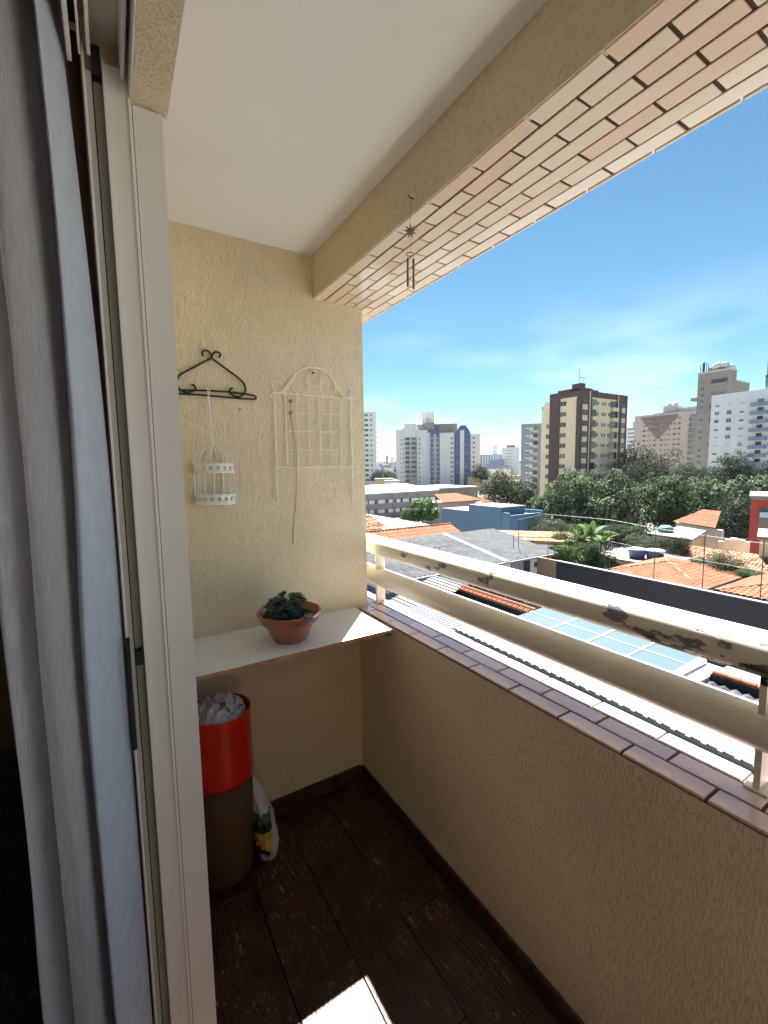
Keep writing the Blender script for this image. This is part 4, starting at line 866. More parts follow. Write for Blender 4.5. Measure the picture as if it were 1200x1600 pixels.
# ---- steel blue building
t = thing('blue_building', 'steel blue flat roofed building with stepped top beyond the white vault', 'building', (50, 50, GZ))
xf = XF_(47.0)
b = MB(); b.box(47, 54, 43, 50.6, GZ, -7.3); b.box(47, 54.2, 50.6, 58, GZ, -7.1); b.box(46.93, 52, 44.6, 51.2, GZ, -6.05)
b.box(47.003, 47.25, 43.003, 44.597, -7.3, -6.7); b.box(53.9, 54.203, 43.003, 50.59, -7.3, -6.75)
b.box(47.26, 53.89, 43.003, 43.25, -7.3, -7.05)
rel(b, t).build('wall', M['house_blue'], t)
rel(MB().box(46.9, 52.1, 44.5, 51.3, -6.049, -5.97), t).build('roof_slab', M['roof_white'], t)
rel(MB().box(46.95, 47.35, 51.3, 58, -7.099, -7.0), t).build('coping', M['roof_white'], t); rel(MB().box(47.36, 54, 51.31, 57.9, -7.099, -7.05), t).build('roof_slab', M['roof_white'], t)
rel(MB().box(46.85, 46.995, 43.4, 44.55, -7.15, -7.05), t).build('ledge', M['house_blue'], t)
rel(MB().box(47.3, 53.8, 43.3, 44.5, -7.29, -7.2), t).build('roof_deck', M['gutter'], t)
# ---- grey long building behind
t = thing('grey_office_block', 'long grey two storey block with bands of windows at the foot of the pale tower', 'building', (70, 112, GZ))
fr = YF_(104.75)
rel(MB().box(50, 83.7, 104.9, 122, GZ - 3, -7.3), t).build('wall', M['house_grey'], t)
b = MB(); b.slab([(49, 104.3, -7.2), (83.9, 104.3, -7.0), (84, 123, -5.6), (49, 123, -5.8)], .35); rel(b, t).build('roof', M['t_grey'], t)
for z in (-9.6, -12.3):
    fr.part(t, 'window_band', M['t_glass'], 50.2, 83.5, z - .55, z + .55, -.02, .14)
    u = 51
    while u < 82:
        w = rnd.choice([1.4, 1.6, 2.2, 1.2]); fr.part(t, 'blind', M['house_white'], u, u + w, z - .5, z + .5, -.10, -.021); u += w + rnd.choice([.5, .8, 1.3])
for u in (58, 67.3, 76): fr.part(t, 'pilaster', M['house_grey'], u, u + .5, GZ - 3, -7.3, -.25, .14)
rel(MB().box(83.75, 101, 106, 124, GZ, -6.95), t).build('side_wing', M['t_conc'], t); rel(MB().box(83.7, 101.2, 105.8, 124.2, -6.949, -6.6), t).build('wing_roof', M['t_grey'], t)
t = thing('clay_roof_annex', 'pink walled annex with pale clay hip roof behind the blue building', 'house', (78, 84, GZ))
q = YF_(80.0); u0, u1, z1, _ = q.px(690, 757, 783, ref=783); zr_ = q.hit(720, 774)[1]
rel(MB().box(u0 + .5, u1 - .5, 80.2, 88, GZ, z1 - .2), t).build('wall', M['pinkwall'], t)
rel(clay(MB(), (u0, 79.8, z1), (u1, 79.8, z1), (u0 + 1, 84, zr_ + .3), (u1 - 6, 84, zr_ + .3), .5, .08, .6), t).build('clay_roof', M['roof_clay'], t)
rel(clay(MB(), (u1, 79.8, z1), (u1, 88, z1), (u1 - 6, 84, zr_ + .3), (u1 - 6, 84.01, zr_ + .3), .5, .08, .6), t).build('clay_roof', M['roof_clay'], t)
t = thing('clay_roof_annex', 'tiny clay roofed house peeping out right of the pink annex', 'house', (85, 77, GZ)); q = YF_(77.0); u0, u1, z1, _ = q.px(752, 776, 785, ref=783); rel(MB().box(u0 + .4, u1 - .4, 77.2, 82, GZ, z1), t).build('wall', M['house_white'], t); rel(clay(MB(), (u0, 77, z1), (u1, 77, z1), (u0 + 1.5, 79, z1 + 1.3), (u1 - 1.5, 79, z1 + 1.3), .5, .08, .6), t).build('clay_roof', M['roof_clay'], t)
# ---- brown and cream tower
FH = 3.084
bt = thing('apartment_tower', 'cream and dark brown apartment tower with window columns, the nearest block left of the trees', 'building', (127, 86, GZ))
X = XF_(115.25); Y = YF_(79.49)
def U(y): return -y
rel(MB().box(115.45, 138.4, 79.8, 90, GZ - 3, 20), bt).build('core', M['t_cream'], bt)
b = MB(); b.add([(115.7, 89.9, GZ - 3), (115.7, 93.2, GZ - 3), (115.7, 93.2, 16.8), (115.7, 91.9, 19.2), (115.7, 89.9, 19.2), (128, 89.9, GZ - 3), (128, 93.2, GZ - 3), (128, 93.2, 16.8), (128, 91.9, 19.2), (128, 89.9, 19.2)], [(0, 4, 3, 2, 1), (5, 6, 7, 8, 9), (1, 2, 7, 6), (2, 3, 8, 7), (3, 4, 9, 8)]); rel(b, bt).build('stair_wing', M['t_cream'], bt)
rel(MB().box(116.5, 127, 93.25, 93.9, GZ, 18), bt).build('end_strip', M['t_brown'], bt)
rel(MB().box(115.1, 116, 86.35, 89.85, GZ - 3, 21.3), bt).build('brown_band', M['t_brown'], bt)
rel(MB().box(115.1, 116, 79.45, 80.7, GZ - 3, 19.0), bt).build('brown_band', M['t_brown'], bt)
rel(MB().box(115.05, 138.9, 79.4, 89.9, 19.5, 21.1), bt).build('brown_crown', M['t_brown'], bt)
rel(MB().box(115.3, 121, 79.6, 87.2, 21.101, 21.9), bt).build('brown_crown', M['t_brown'], bt); rel(MB().box(115.35, 117.6, 79.7, 82.5, 21.901, 23.1), bt).build('tank_room', M['t_brown'], bt); rel(MB().box(115.3, 124, 79.7, 83, 21.101, 21.6), bt).build('brown_crown', M['t_brown'], bt)
for x0, x1, dd in ((115.12, 119.6, .12), (119.7, 120.25, .3), (133.55, 138.85, .12)): rel(MB().box(x0, x1, 79.49 - dd, 80.5, GZ - 3, 19.49), bt).build('brown_band', M['t_brown'], bt)
rel(MB().box(119.25, 119.55, 79.2, 79.36, GZ, 21.0), bt).build('pipe_chase', M['t_cream'], bt); rel(MB().box(133.6, 133.85, 79.2, 79.36, GZ, 21.0), bt).build('pipe_chase', M['t_cream'], bt)
for k in range(11):
    z = 17.93 - FH * k
    win(bt, X, -85.25, z, 1.9, 1.25, d=.17)
    if k > 1: win(bt, X, -90.65, z, 1.4, 1.25, d=.42)
    for x, w in ((124.0, .9), (126.5, .75), (127.75, .75), (129.75, .9)): win(bt, Y, x, z, w, .95, d=.28)
    for x0, x1 in ((120.3, 123.2), (130.4, 133.4)):
        Y.part(bt, 'balcony_opening', M['t_glass'], x0, x1, z - .9, z + 1.0, .18, .32)
        Y.part(bt, 'balcony_parapet', M['t_cream'], x0 + .05, x1 - .05, z - 2.05, z - .95, -.75, .3)
    for x0, x1 in ((116.1, 118.4), (135.8, 137.6)):
        Y.part(bt, 'spandrel_panel', M['t_cream'], x0, x1, z - 2.25, z - .75, -.2, -.121)
        Y.part(bt, 'dark_window', M['t_glass'], x0, x1, z - .6, z + .55, -.16, -.121)
for (px, py0, py1) in ((905, 575, 602), (911, 590, 602)):
    p = onr(px, py1, 141); q_ = onr(px, py0, 141); o = MB().tube([p + Vector((0, 0, -1)), (p.x, p.y, q_.z)], .06, 5)
    if px == 911: o.box(p.x - 1.6, p.x + 1.6, p.y - .04, p.y + .04, q_.z - .1, q_.z)
    rel(o, bt).build('aerial', M['wire'], bt)
# ---- blue-grey tower just left of it
t = thing('apartment_tower', 'narrow blue grey tower half hidden behind the brown and cream one', 'building', tuple(onr(825, 700, 185).xy) + (GZ,))
fr = VF(825, 700, 185)
u0, u1, zt_, _ = fr.px(814, 845, 662, ref=700); fr.part(t, 'body', M['t_bluegrey'], u0, u1, GZ, zt_, 0, 14)
for k in range(11):
    z = zt_ - 2.2 - k * 2.9
    win(t, fr, fr.hit(824, 700)[0], z, 1.3, 1.1, 'half'); win(t, fr, fr.hit(830, 700)[0], z, 1.3, 1.1, 'pale'); fr.part(t, 'balcony_parapet', M['t_grey'], fr.hit(833, 700)[0], fr.hit(840, 700)[0], z - 1.3, z - .4, -1, 0)
    fr.part(t, 'side_strip', M['t_glass'], fr.hit(833, 700)[0], fr.hit(840, 700)[0], z - .4, z + 1.2, -.05, 0)
# ---- tower seen at the very left, past the plaster wall
t = thing('apartment_tower', 'slim white tower cut off by the plaster wall edge, leftmost of all the towers', 'building', tuple(onr(575, 700, 255).xy) + (GZ,))
fr = VF(575, 700, 255); u0, u1, zt_, _ = fr.px(548, 588, 643, ref=700); fr.part(t, 'body', M['t_white'], u0, u1, GZ, zt_, 0, 16)
fh = 2.85
for k in range(16):
    z = zt_ - 2.0 - k * fh
    for px in (553, 560, 573): win(t, fr, fr.hit(px, 700)[0], z, 1.9, 1.3)
    win(t, fr, fr.hit(580.5, 700)[0], z, 1.0, .9); fr.part(t, 'ledge', M['t_white'], u1, u1 + .5, z - 1.4, z - .9, 1, 15)
# ---- pale tower with blue bay
t = thing('apartment_tower', 'wide pale tower with two navy strips and a tall blue arched bay', 'building', tuple(onr(690, 700, 270).xy) + (GZ,))
fr = VF(690, 700, 270)
def seg(x0, x1, yt, m, d0, d1, name='wall_section', yb=None):
    u0, u1, z1, z0 = fr.px(x0, x1, yt, yb, ref=710); return fr.part(t, name, m, u0, u1, z0 if yb else GZ, z1, d0, d1)
seg(618, 628, 671, M['t_white'], 3, 26); seg(628, 632.3, 669, M['t_white'], 2, 26); seg(632.3, 641, 671, M['t_white'], 1.2, 26); seg(641, 651.5, 671, M['t_white'], 1.2, 26)
seg(632, 641, 662, M['t_white'], .2, 3, 'top_box', 675); seg(641.6, 650.6, 662, M['t_white'], .2, 3, 'top_box', 675)
seg(651.5, 668, 672, M['t_white'], 0, 25); seg(668, 700, 676, M['t_white'], 1.5, 25); seg(668, 672.3, 676, M['t_white'], .8, 1.49)
seg(687, 709.5, 676, M['t_white'], 0, 1.49); seg(709.5, 736, 680, M['t_white'], .5, 24); seg(735, 750.5, 678, M['t_white'], 0, 24)
seg(650, 715, 661, M['t_conc'], 6, 22, 'crown'); seg(665, 679, 660, M['t_conc'], 4, 5.9, 'crown'); seg(659, 678, 641, M['t_white'], 9, 17, 'lift_tower')
seg(686, 712, 664, M['t_conc'], 3, 5.9, 'crown')
u, z = fr.hit(667, 653); win(t, fr, u, z, .9, 1.0, d=9)
# blue arched bay
b = MB(); pts = [(710, 757), (710, 680), (716, 669), (720, 664.5), (727, 664.5), (731, 669), (735, 676), (735, 757)]
uz = [fr.hit(*p) for p in pts]; uz[0] = (uz[0][0], GZ); uz[-1] = (uz[-1][0], GZ)
m = len(uz); b.add([fr.P(u, -.4, z) for u, z in uz] + [fr.P(u, .49, z) for u, z in uz], [tuple(range(m)), tuple(range(2 * m - 1, m - 1, -1))] + [(i, m + i, m + (i + 1) % m, (i + 1) % m) for i in range(m)]); rel(b, t).build('blue_bay', M['t_blue'], t)
seg(718.7, 725, 672, M['t_white'], -.7, -.41, 'white_strip'); 
for x0, x1 in ((673, 677.4), (682.4, 686.4)): seg(x0, x1, 677, M['t_blue'], .3, 1.49, 'navy_strip', 756)
b = MB(); uz = [fr.hit(*p) for p in [(672.3, 678), (679.5, 668), (687, 678)]]; b.add([fr.P(u, d, z) for d in (.2, 1.4) for u, z in uz], [(0, 2, 1), (3, 4, 5), (0, 1, 4, 3), (1, 2, 5, 4), (2, 0, 3, 5)]); rel(b, t).build('gable', M['t_blue'], t)
zt_ = fr.hit(705, 685)[1]; fh = fr.hit(705, 685)[1] - fr.hit(705, 692.5)[1]
for k in range(12):
    z = zt_ - k * fh; uu = lambda x: fr.hit(x, 705)[0]
    win(t, fr, uu(705.7), z, 1.1, 1.1, d=0); win(t, fr, uu(740.2), z, 1.1, 1.1, d=0); win(t, fr, uu(655.4), z, .9, 1., d=0)
    win(t, fr, uu(629.7), z, .7, .8, d=2); win(t, fr, uu(625.5), z, .6, .7, d=3)
    for x in (714.3, 729.5): win(t, fr, uu(x), z, 1.9, 1.0, d=-.42)
    for x in (675.2, 684.4): win(t, fr, uu(x), z, .9, 1.3, 'half', d=.3)
    for x0, x1 in ((632.8, 640.4), (642.2, 650.4)):
        fr.part(t, 'balcony_opening', M['t_glass'], uu(x0), uu(x1), z - .3, z + 1.2, 1.1, 1.19); fr.part(t, 'balcony_parapet', M['t_grey'], uu(x0), uu(x1), z - 1.5, z - .5, -.2, 1.19)
# ---- pinkish tower with rose triangle
t = thing('apartment_tower', 'pinkish tower with a rose coloured triangle pointing down its top', 'building', (285, 137, GZ))
fr = XF_(273.86); ys = lambda px: fr.hit(px, 690)[0]
fr.part(t, 'body', M['t_pink'], -151.7, -122.47, GZ, 27.6, 0, 20)
fr.part(t, 'roof_edge', M['t_grey'], -151.9, -122.3, 27.601, 28.6, -.1, 20); fr.part(t, 'tank_room', M['t_grey'], ys(1031), ys(1051), 28.601, 32.8, 2, 10); fr.part(t, 'upper_storey', M['t_grey'], ys(1051), ys(1082), 28.601, 31.0, 3, 12)
for x in (1036, 1046): c = fr.P(ys(x), 5, 32.8) - t.location; o = MB().lathe([(0, 0), (1.3, 0), (1.3, 1.6), (.4, 2.1), (0, 2.1)], 14).build('roof_tank', M['t_grey'], t); o.location = c
b = MB(); uz = [fr.hit(*p) for p in [(1002, 657), (1028, 686), (1060, 648)]]; uz[0] = (uz[0][0], 27.5); uz[2] = (uz[2][0], 27.5)
# stepped sides of the triangle
st = []
nst = 7
for i in range(nst):
    a_ = i / nst; zt2 = 27.5 + (uz[1][1] - 27.5) * a_; zb2 = 27.5 + (uz[1][1] - 27.5) * (i + 1) / nst
    l0 = uz[0][0] + (uz[1][0] - uz[0][0]) * a_; r0 = uz[2][0] + (uz[1][0] - uz[2][0]) * a_; fr.bx(b, l0, r0, zb2, zt2 - .01, -.12, 0)
rel(b, t).build('rose_triangle', M['t_rose'], t)
fh = 2.95
for k in range(13):
    z = 25.2 - k * fh
    for px, w in ((1006, 1.5), (1012, .8), (1016, .8), (1022.5, 1.5), (1033, 1.5), (1040, .8), (1045, .8), (1053, 1.4), (1060, 1.4)): win(t, fr, ys(px), z, w, 1.1, d=-.13 if z > 14 and 1008 < px < 1050 else 0)
fy = YF_(122.47); 
for k in range(12):
    z = 24.5 - k * 3.1; fy.part(t, 'balcony_parapet', M['t_conc'], 275.5, 284, z - 1.2, z, -1.6, 0); fy.part(t, 'balcony_opening', M['t_glass'], 276, 283, z + .05, z + 1.5, -.05, 0)
fy.part(t, 'side_body', M['t_conc'], 273.9, 300, GZ, 29, .01, 18)
t = thing('apartment_tower', 'far pale tower showing in the gap right of the brown and cream tower', 'building', tuple(onr(986, 690, 380).xy) + (GZ,)); fr = VF(986, 690, 380)
u0, u1, zt_, _ = fr.px(978, 995, 668, ref=690); fr.part(t, 'body', M['t_pale'], u0, u1, GZ, zt_, 0, 14); u0, u1, zt_, _ = fr.px(987, 995, 659, ref=690); fr.part(t, 'body', M['t_grey'], u0, u1, GZ, zt_, 1, 15)
for k in range(10): fr.part(t, 'window_band', M['t_glass'], fr.hit(981, 690)[0], fr.hit(991, 690)[0], 25 - k * 3, 26 - k * 3, -.1, 0)
# ---- tall stained concrete tower
t = thing('apartment_tower', 'tallest stained concrete tower with aerials and tanks on its roof', 'building', (232, 92, GZ))
fr = XF_(222.45); fy = YF_(84.61)
fr.part(t, 'body', M['t_conc'], -96.2, -84.61, GZ, 38.6, 0, 7); rel(MB().box(229.6, 244, 84.9, 97, GZ, 34.5), t).build('body', M['t_conc'], t)
rel(MB().box(222.2, 230, 84.4, 96.4, 38.601, 39.2), t).build('roof_edge', M['t_grey'], t); rel(MB().box(229.7, 244.2, 84.7, 97.2, 34.501, 35.1), t).build('roof_edge', M['t_grey'], t)
rel(MB().box(224, 232, 86, 93, 39.201, 40.8), t).build('tank_room', M['t_conc'], t)
for k in range(14):
    z = 34.5 - k * 5.3 / 2
    if k % 2 == 0: 
        fr.part(t, 'balcony_recess', M['t_glass'], -91.0, -85.2, z - .9, z + .9, -.05, 0); fr.part(t, 'balcony_parapet', M['t_conc'], -91.3, -84.9, z - 2.0, z - .95, -1.3, 0)
    win(t, fr, -94.2, z, 1.1, 1.2)
    if k < 6:
        fy.part(t, 'window_bay', M['t_rose'] if k % 3 else M['t_glass'], 231.5, 235.0, z - 1.6 - 4, z - .3 - 4, .2, .28); fy.part(t, 'window_bay', M['t_shutter'] if k % 2 else M['t_rose'], 238.5, 242.5, z - 5.6, z - 4.4, .2, .28)
for zz in (27.5, 20.5): fr.part(t, 'side_ledge', M['t_conc'], -99.2, -96.21, zz, zz + 1.3, 1, 5)
for px in (1095, 1098, 1101, 1104, 1107):
    p = onr(px, 576, 242); rel(MB().tube([(p.x, p.y, 39), (p.x, p.y, 39 + rnd.uniform(3.2, 5.2))], .14, 5), t).build('aerial', M['wire'], t)
p = onr(1100, 570, 242); rel(MB().tube([(p.x, p.y, 39), (p.x, p.y, 43.2)], .4, 6), t).build('aerial', M['wire'], t)
for px in (1121, 1132, 1141): c = onr(px, 575, 240); o = MB().lathe([(0, 0), (1.6, 0), (1.6, 1.5), (.5, 2.0), (0, 2.0)], 14).build('roof_tank', M['t_grey'], t); o.location = Vector((c.x, min(c.y, 92), 40.2 if px != 1141 else 38.8)) - t.location
# ---- right white tower
t = thing('apartment_tower', 'pale blue white slab tower at the right edge with grey balconies', 'building', (195, 60, GZ))
fr = XF_(185.23); ys = lambda px: fr.hit(px, 680)[0]
fr.part(t, 'body', M['t_pale'], -75.4, -50, GZ, 23.6, 0, 14); fr.part(t, 'roof_edge', M['t_pale'], -75.5, -49.8, 23.601, 23.9, -.1, 14.1)
fr.part(t, 'tank_room', M['t_bluegrey'], ys(1186), ys(1206), 23.901, 28.1, 2, 9); fr.part(t, 'tank_room_lid', M['gutter'], ys(1185.5), ys(1207), 28.101, 28.5, 1.8, 9.2)
sty = ['dark', 'half', 'pale', 'dark', 'half', 'pale', 'dark', 'pale', 'half', 'dark']
for k in range(11):
    z = 20.2 - k * 2.83
    win(t, fr, ys(1118), z, 1.3, 1.05, sty[(k * 3) % 10] if k % 3 else 'half'); win(t, fr, ys(1137), z, 1.35, 1.3, sty[(k * 7 + 2) % 10]); win(t, fr, ys(1156.5), z, 1.3, 1.2, sty[(k * 3 + 5) % 10])
    fr.part(t, 'balcony_parapet', M['t_bluegrey'], ys(1172), ys(1199), z - 1.7, z - .55, -1.5, 0)
    fr.part(t, 'balcony_opening', M['t_glass'], ys(1181), ys(1190), z - .5, z + .7, -.06, 0); fr.part(t, 'balcony_slab', M['t_grey'], ys(1171), ys(1200), z - 1.75, z - 1.701, -1.6, 0)
    win(t, fr, ys(1205), z, 1.5, 1.2, 'half')
p = onr(1199, 585, 190); rel(MB().tube([(p.x, p.y, 23.9), (p.x, p.y, 34)], .12, 5), t).build('aerial', M['wire'], t)
# ---- small far buildings
t = thing('apartment_tower', 'small distant white block between the blue bay tower and the blue grey one', 'building', tuple(onr(797, 715, 480).xy) + (-8,)); fr = VF(797, 715, 480)
u0, u1, zt_, _ = fr.px(784, 812, 699, ref=715); fr.part(t, 'body', M['t_white'], u0, u1, -10, zt_, 0, 16); u0, u1, zt_, _ = fr.px(791, 805, 695, ref=715); fr.part(t, 'tank_room', M['t_conc'], u0, u1, 8, zt_, 3, 10)
for k in range(7): fr.part(t, 'window_band', M['t_grey'], fr.hit(790, 715)[0], fr.hit(801, 715)[0], zt_ - 6.5 - k * 3.2, zt_ - 5.4 - k * 3.2, -.1, 0)
t = thing('apartment_block', 'low far blue grey block behind the small white one', 'building', tuple(onr(768, 718, 620).xy) + (-8,)); fr = VF(768, 718, 620)
u0, u1, zt_, _ = fr.px(748, 784, 710, ref=715); fr.part(t, 'body', M['t_bluegrey'], u0, u1, -8, zt_, 0, 16)
for k in range(8): fr.part(t, 'pilaster', M['t_pale'], u0 + 1 + k * (u1 - u0 - 2) / 8, u0 + 2.2 + k * (u1 - u0 - 2) / 8, -6, zt_ - 1, -.2, 0)
# distant low houses between the towers
far = []
def low(px, py, d, w, dp, h_, m, lab, roof=None):
    p = onr(px, py, d); t = thing('house', lab, 'house', (p.x, p.y, p.z - h_)); a = VF(px, py, d)
    a.part(t, 'wall', m, -w / 2, w / 2, p.z - h_ - 3, p.z - .4, 0, dp)
    a.part(t, 'roof', roof or M['roof_white'], -w / 2 - .3, w / 2 + .3, p.z - .399, p.z, -.3, dp + .3)
low(600, 748, 215, 9, 12, 6, M['house_tan'], 'low white roofed house right of the leftmost tower', M['roof_white'])
low(612, 751, 190, 6, 8, 5, M['house_white'], 'small pale house at the foot of the wide pale tower')
low(775, 744, 260, 32, 14, 6, M['house_tan'], 'wide low building with brownish roof in the gap between towers', M['roof_clay'])
low(790, 751, 225, 24, 12, 6, M['house_tan'], 'low sheds with pale grey roofs above the round tree', M['roof_white'])
low(765, 732, 330, 30, 14, 6, M['house_white'], 'far low white building with a rusty roof', M['roof_clay'])
# far city: countless small blocks
b = MB()
for i in range(1500):
    az = radians(rnd.uniform(24, 84)); d = rnd.uniform(480, 2600); w = rnd.uniform(6, 20); h_ = rnd.choice([5, 6, 8, 10, 12]) * (1 + (rnd.random() < .1) * 2.2); x = d * sin(az); y = d * cos(az); z = gz(x, y) if d < 2200 else gz(2200, 0) + (d - 2200) * .03
    z = min(z, 60)
    a = rnd.uniform(0, 1.5); c, s_ = cos(a) * w / 2, sin(a) * w / 2
    b.prism([(x + c, y + s_), (x - s_, y + c), (x - c, y - s_), (x + s_, y - c)], z - 3, z + h_, rnd.choice([0, 0, 1, 2, 3, 4]))
b.build('distant_city', [M['t_white'], M['t_grey'], M['t_pale'], M['roof_clay'], M['t_bluegrey']], None, kind='stuff')
# ---- right side houses behind the charcoal wall
t = thing('hip_roof_house', 'orange clay hip roof right behind the charcoal wall, nearest of the roofs there', 'house', (38, 17, GZ))
z0, zt_ = -8.62, -7.93
A = onz(1048, 880, zt_); 
e = [(33.0, 13.2, z0 + .15), (33.0, 20.2, z0 + .15), (42.2, 20.2, z0 + .15), (42.2, 13.2, z0 + .15)]
r1, r2 = (37.4, 17.6, zt_ + .1), (37.8, 17.9, zt_ + .1)
for a_, c_ in ((0, 1), (1, 2), (2, 3), (3, 0)):
    rel(clay(MB(), e[a_], e[c_], r1, Vector(r1) + (Vector(e[c_]) - Vector(e[a_])).normalized() * .02, .23, .045, .36), t).build('clay_roof', M['roof_clay'], t)
for q_ in e: rel(ridge(MB(), q_, r1, .10), t).build('hip_tiles', M['roof_clay_old'], t)
rel(MB().box(33.4, 41.8, 13.6, 19.8, GZ, z0 + .05), t).build('wall', M['house_grey'], t)
t = thing('hip_roof_house', 'orange clay roof at the right edge, with dark hip lines, behind the charcoal wall', 'house', (38, 7, GZ))
e = [(33.0, 1, -8.3), (33.0, 12.6, -8.3), (43.5, 12.6, -8.3), (43.5, 1, -8.3)]; r1 = (37.2, 9.2, -7.55); r2 = (37.2, 4.0, -7.55)
rel(clay(MB(), e[0], e[1], r2, r1, .34, .07, .36), t).build('clay_roof', M['roof_clay'], t); rel(clay(MB(), e[1], e[2], r1, (37.21, 9.2, -7.55), .34, .07, .36), t).build('clay_roof', M['roof_clay'], t)
rel(clay(MB(), e[2], e[3], r1, r2, .34, .07, .36), t).build('clay_roof', M['roof_clay'], t)
for a_, c_ in ((e[1], r1), (r1, r2), (e[2], r1)): rel(ridge(MB(), a_, c_, .11), t).build('hip_tiles', M['roof_clay_old'], t)
rel(MB().box(33.4, 43, 1.2, 12.2, GZ, -8.4), t).build('wall', M['house_grey'], t)
# mottled roof row
t = thing('mottled_roof_house', 'old house with mottled clay tiles behind the bare garden tree', 'house', (47, 16, GZ))
zz = -8.6
e0 = onz(1062, 884, zz - .5); 
rel(clay(MB(), (43.6, 20.6, -9.2), (43.6, 13.6, -9.2), (47.2, 20.4, -8.0), (47.2, 13.6, -8.0), .26, .055, .4), t).build('clay_roof', M['roof_clay_old'], t)
rel(clay(MB(), (50.5, 13.6, -9.2), (50.5, 20.6, -9.2), (47.2, 13.6, -8.0), (47.2, 20.4, -8.0), .26, .055, .4), t).build('clay_roof', M['roof_clay_old'], t)
rel(corr(MB(), (43.9, 6.5, -8.9), (2.6, 0, .75), (0, 6.9, 0), .24, .04), t).build('dark_sheet_roof', M['roof_dark'], t)
rel(MB().box(43.9, 50.2, 6.6, 20.3, GZ, -9.25), t).build('wall', M['pinkwall'], t)
rel(MB().box(42.6, 42.75, 2, 15, GZ, -9.45), t).build('garden_wall', M['house_white'], t)
t = thing('tank_stand_house', 'low dusty pink outbuilding carrying the two blue water tanks', 'outbuilding', (41.5, 22, GZ))
p = onr(1010, 888, 46); q_ = onr(1044, 888, 46)
rel(MB().box(39.3, 44.5, 19.2, 25.4, GZ, -8.86), t).build('wall', M['pinkwall'], t); rel(MB().box(39.1, 44.7, 19.0, 25.6, -8.859, -8.72), t).build('roof_slab', M['t_conc'], t)
for (px, lab) in ((995, 'left one of two blue plastic water tanks on the pink outbuilding'), (1023, 'right one of two blue plastic water tanks on the pink outbuilding')):
    c = onr(px + 0, 869, 46.5); s_ = MB().lathe([(0, 0), (.62, 0), (.78, .75), (.82, .78), (.80, .82)], 28).build('water_tank', M['tank'], None, label=lab, cat='water tank', group='blue water tanks'); s_.location = (c.x, c.y, -8.718)
    MB().lathe([(.83, .80), (.84, .84), (.5, .93), (.2, .97), (0, .98)], 28).build('lid', M['tank_lid'], s_)
t = thing('white_roof_house', 'tan house with a blinding white flat roof in front of the trees', 'house', (58, 27, GZ))
P1, P2, P3, P4 = onz(1010, 833, -8.2), onz(1082, 843, -8.2), onz(1104, 829, -8.2), onz(1062, 822, -8.2)
rel(MB().slab([P1, P2, P3, P4], .22), t).build('roof_slab', M['roof_white'], t)
cc = (P1 + P2 + P3 + P4) / 4; rel(MB().prism([tuple((p.lerp(cc, .05)).xy) for p in (P1, P2, P3, P4)], GZ, -8.43), t).build('wall', M['house_tan'], t)
rel(MB().lathe([(0, 0), (.8, 0), (.8, .5), (.5, .75), (0, .8)], 16), thing('water_tank', 'small green domed tank on the white flat roof', 'water tank', tuple(onz(1040, 830, -8.19)))).build('tank_body', M['house_blue'], bpy.data.objects[-1] if False else None) if False else None
o = MB().lathe([(0, 0), (.8, 0), (.85, .45), (.5, .75), (0, .8)], 16).build('water_tank', mat('green_tank', (.08, .2, .18), .5), None, label='small green domed tank on the white flat roof', cat='water tank'); o.location = tuple(onz(1040, 831, -8.185))
t = thing('stained_wall_house', 'clay roofed house with a tall stained cement side wall', 'house', (68, 29, GZ))
a0 = onr(1056, 815, 72); a1 = onr(1129, 805, 66); zr_ = onr(1090, 797, 74).z; zw = onr(1124, 808, 66).z
F2 = Fr((a0.x, a0.y, 0), (a1.x - a0.x, a1.y - a0.y, 0)); L_ = (a1.xy - a0.xy).length
F2.part(t, 'wall', M['house_stained'], 0, L_, GZ, min(a0.z, zw) - .1, 0, .3)
e0, e1 = F2.P(-.2, -.3, a0.z), F2.P(L_ * .93, -.3, a0.z + .1); r0, r1 = F2.P(1.0, 3, zr_ + .2), F2.P(L_ * .93 - 3.2, 3, zr_ + .2)
rel(clay(MB(), e0, e1, r0, r1, .3, .05, .4), t).build('clay_roof', M['roof_clay'], t); pass
t = thing('ruined_wall', 'patchy white broken wall beside the red building', 'wall', (60, 20, GZ)); f_ = VF(1135, 850, 55)
b = MB()
for i, (x0, x1, yt) in enumerate([(1122, 1132, 846), (1132, 1141, 843), (1141, 1152, 841), (1152, 1164, 843), (1164, 1172, 847)]): u0, u1, z1, z0_ = f_.px(x0, x1, yt, 865, ref=850); f_.bx(b, u0, u1, GZ, z1, 0, .3)
rel(b, t).build('wall', M['house_stained'], t)
t = thing('red_building', 'dark red building with a white roof edge at the right side of the view', 'building', (70, 20, GZ)); f_ = VF(1172, 820, 66)
f_.part(t, 'wall', M['house_red'], *[f_.px(1171, 1230, 781, ref=820)[i] for i in (0, 1)], GZ, f_.hit(1185, 781)[1], 0, 10)
u0, u1, z1, z0_ = f_.px(1184, 1230, 793, 845, ref=820); f_.part(t, 'opening', M['t_glass'], u0, u1, z0_, z1, -.04, .0)
u0, u1, z1, z0_ = f_.px(1186, 1230, 800, 808, ref=820); f_.part(t, 'awning', M['tank_lid'], u0, u1, z0_, z1, -.9, -.05)
u0, u1, z1, z0_ = f_.px(1168, 1230, 775, 781, ref=820); f_.part(t, 'roof_edge', M['roof_white'], u0, u1, f_.hit(1185, 780.8)[1] + .01, z1, -.3, 10)
t = thing('cream_wall_house', 'cream walled house corner low at the right edge below the red building', 'house', (50, 12, GZ)); f_ = VF(1195, 860, 49)
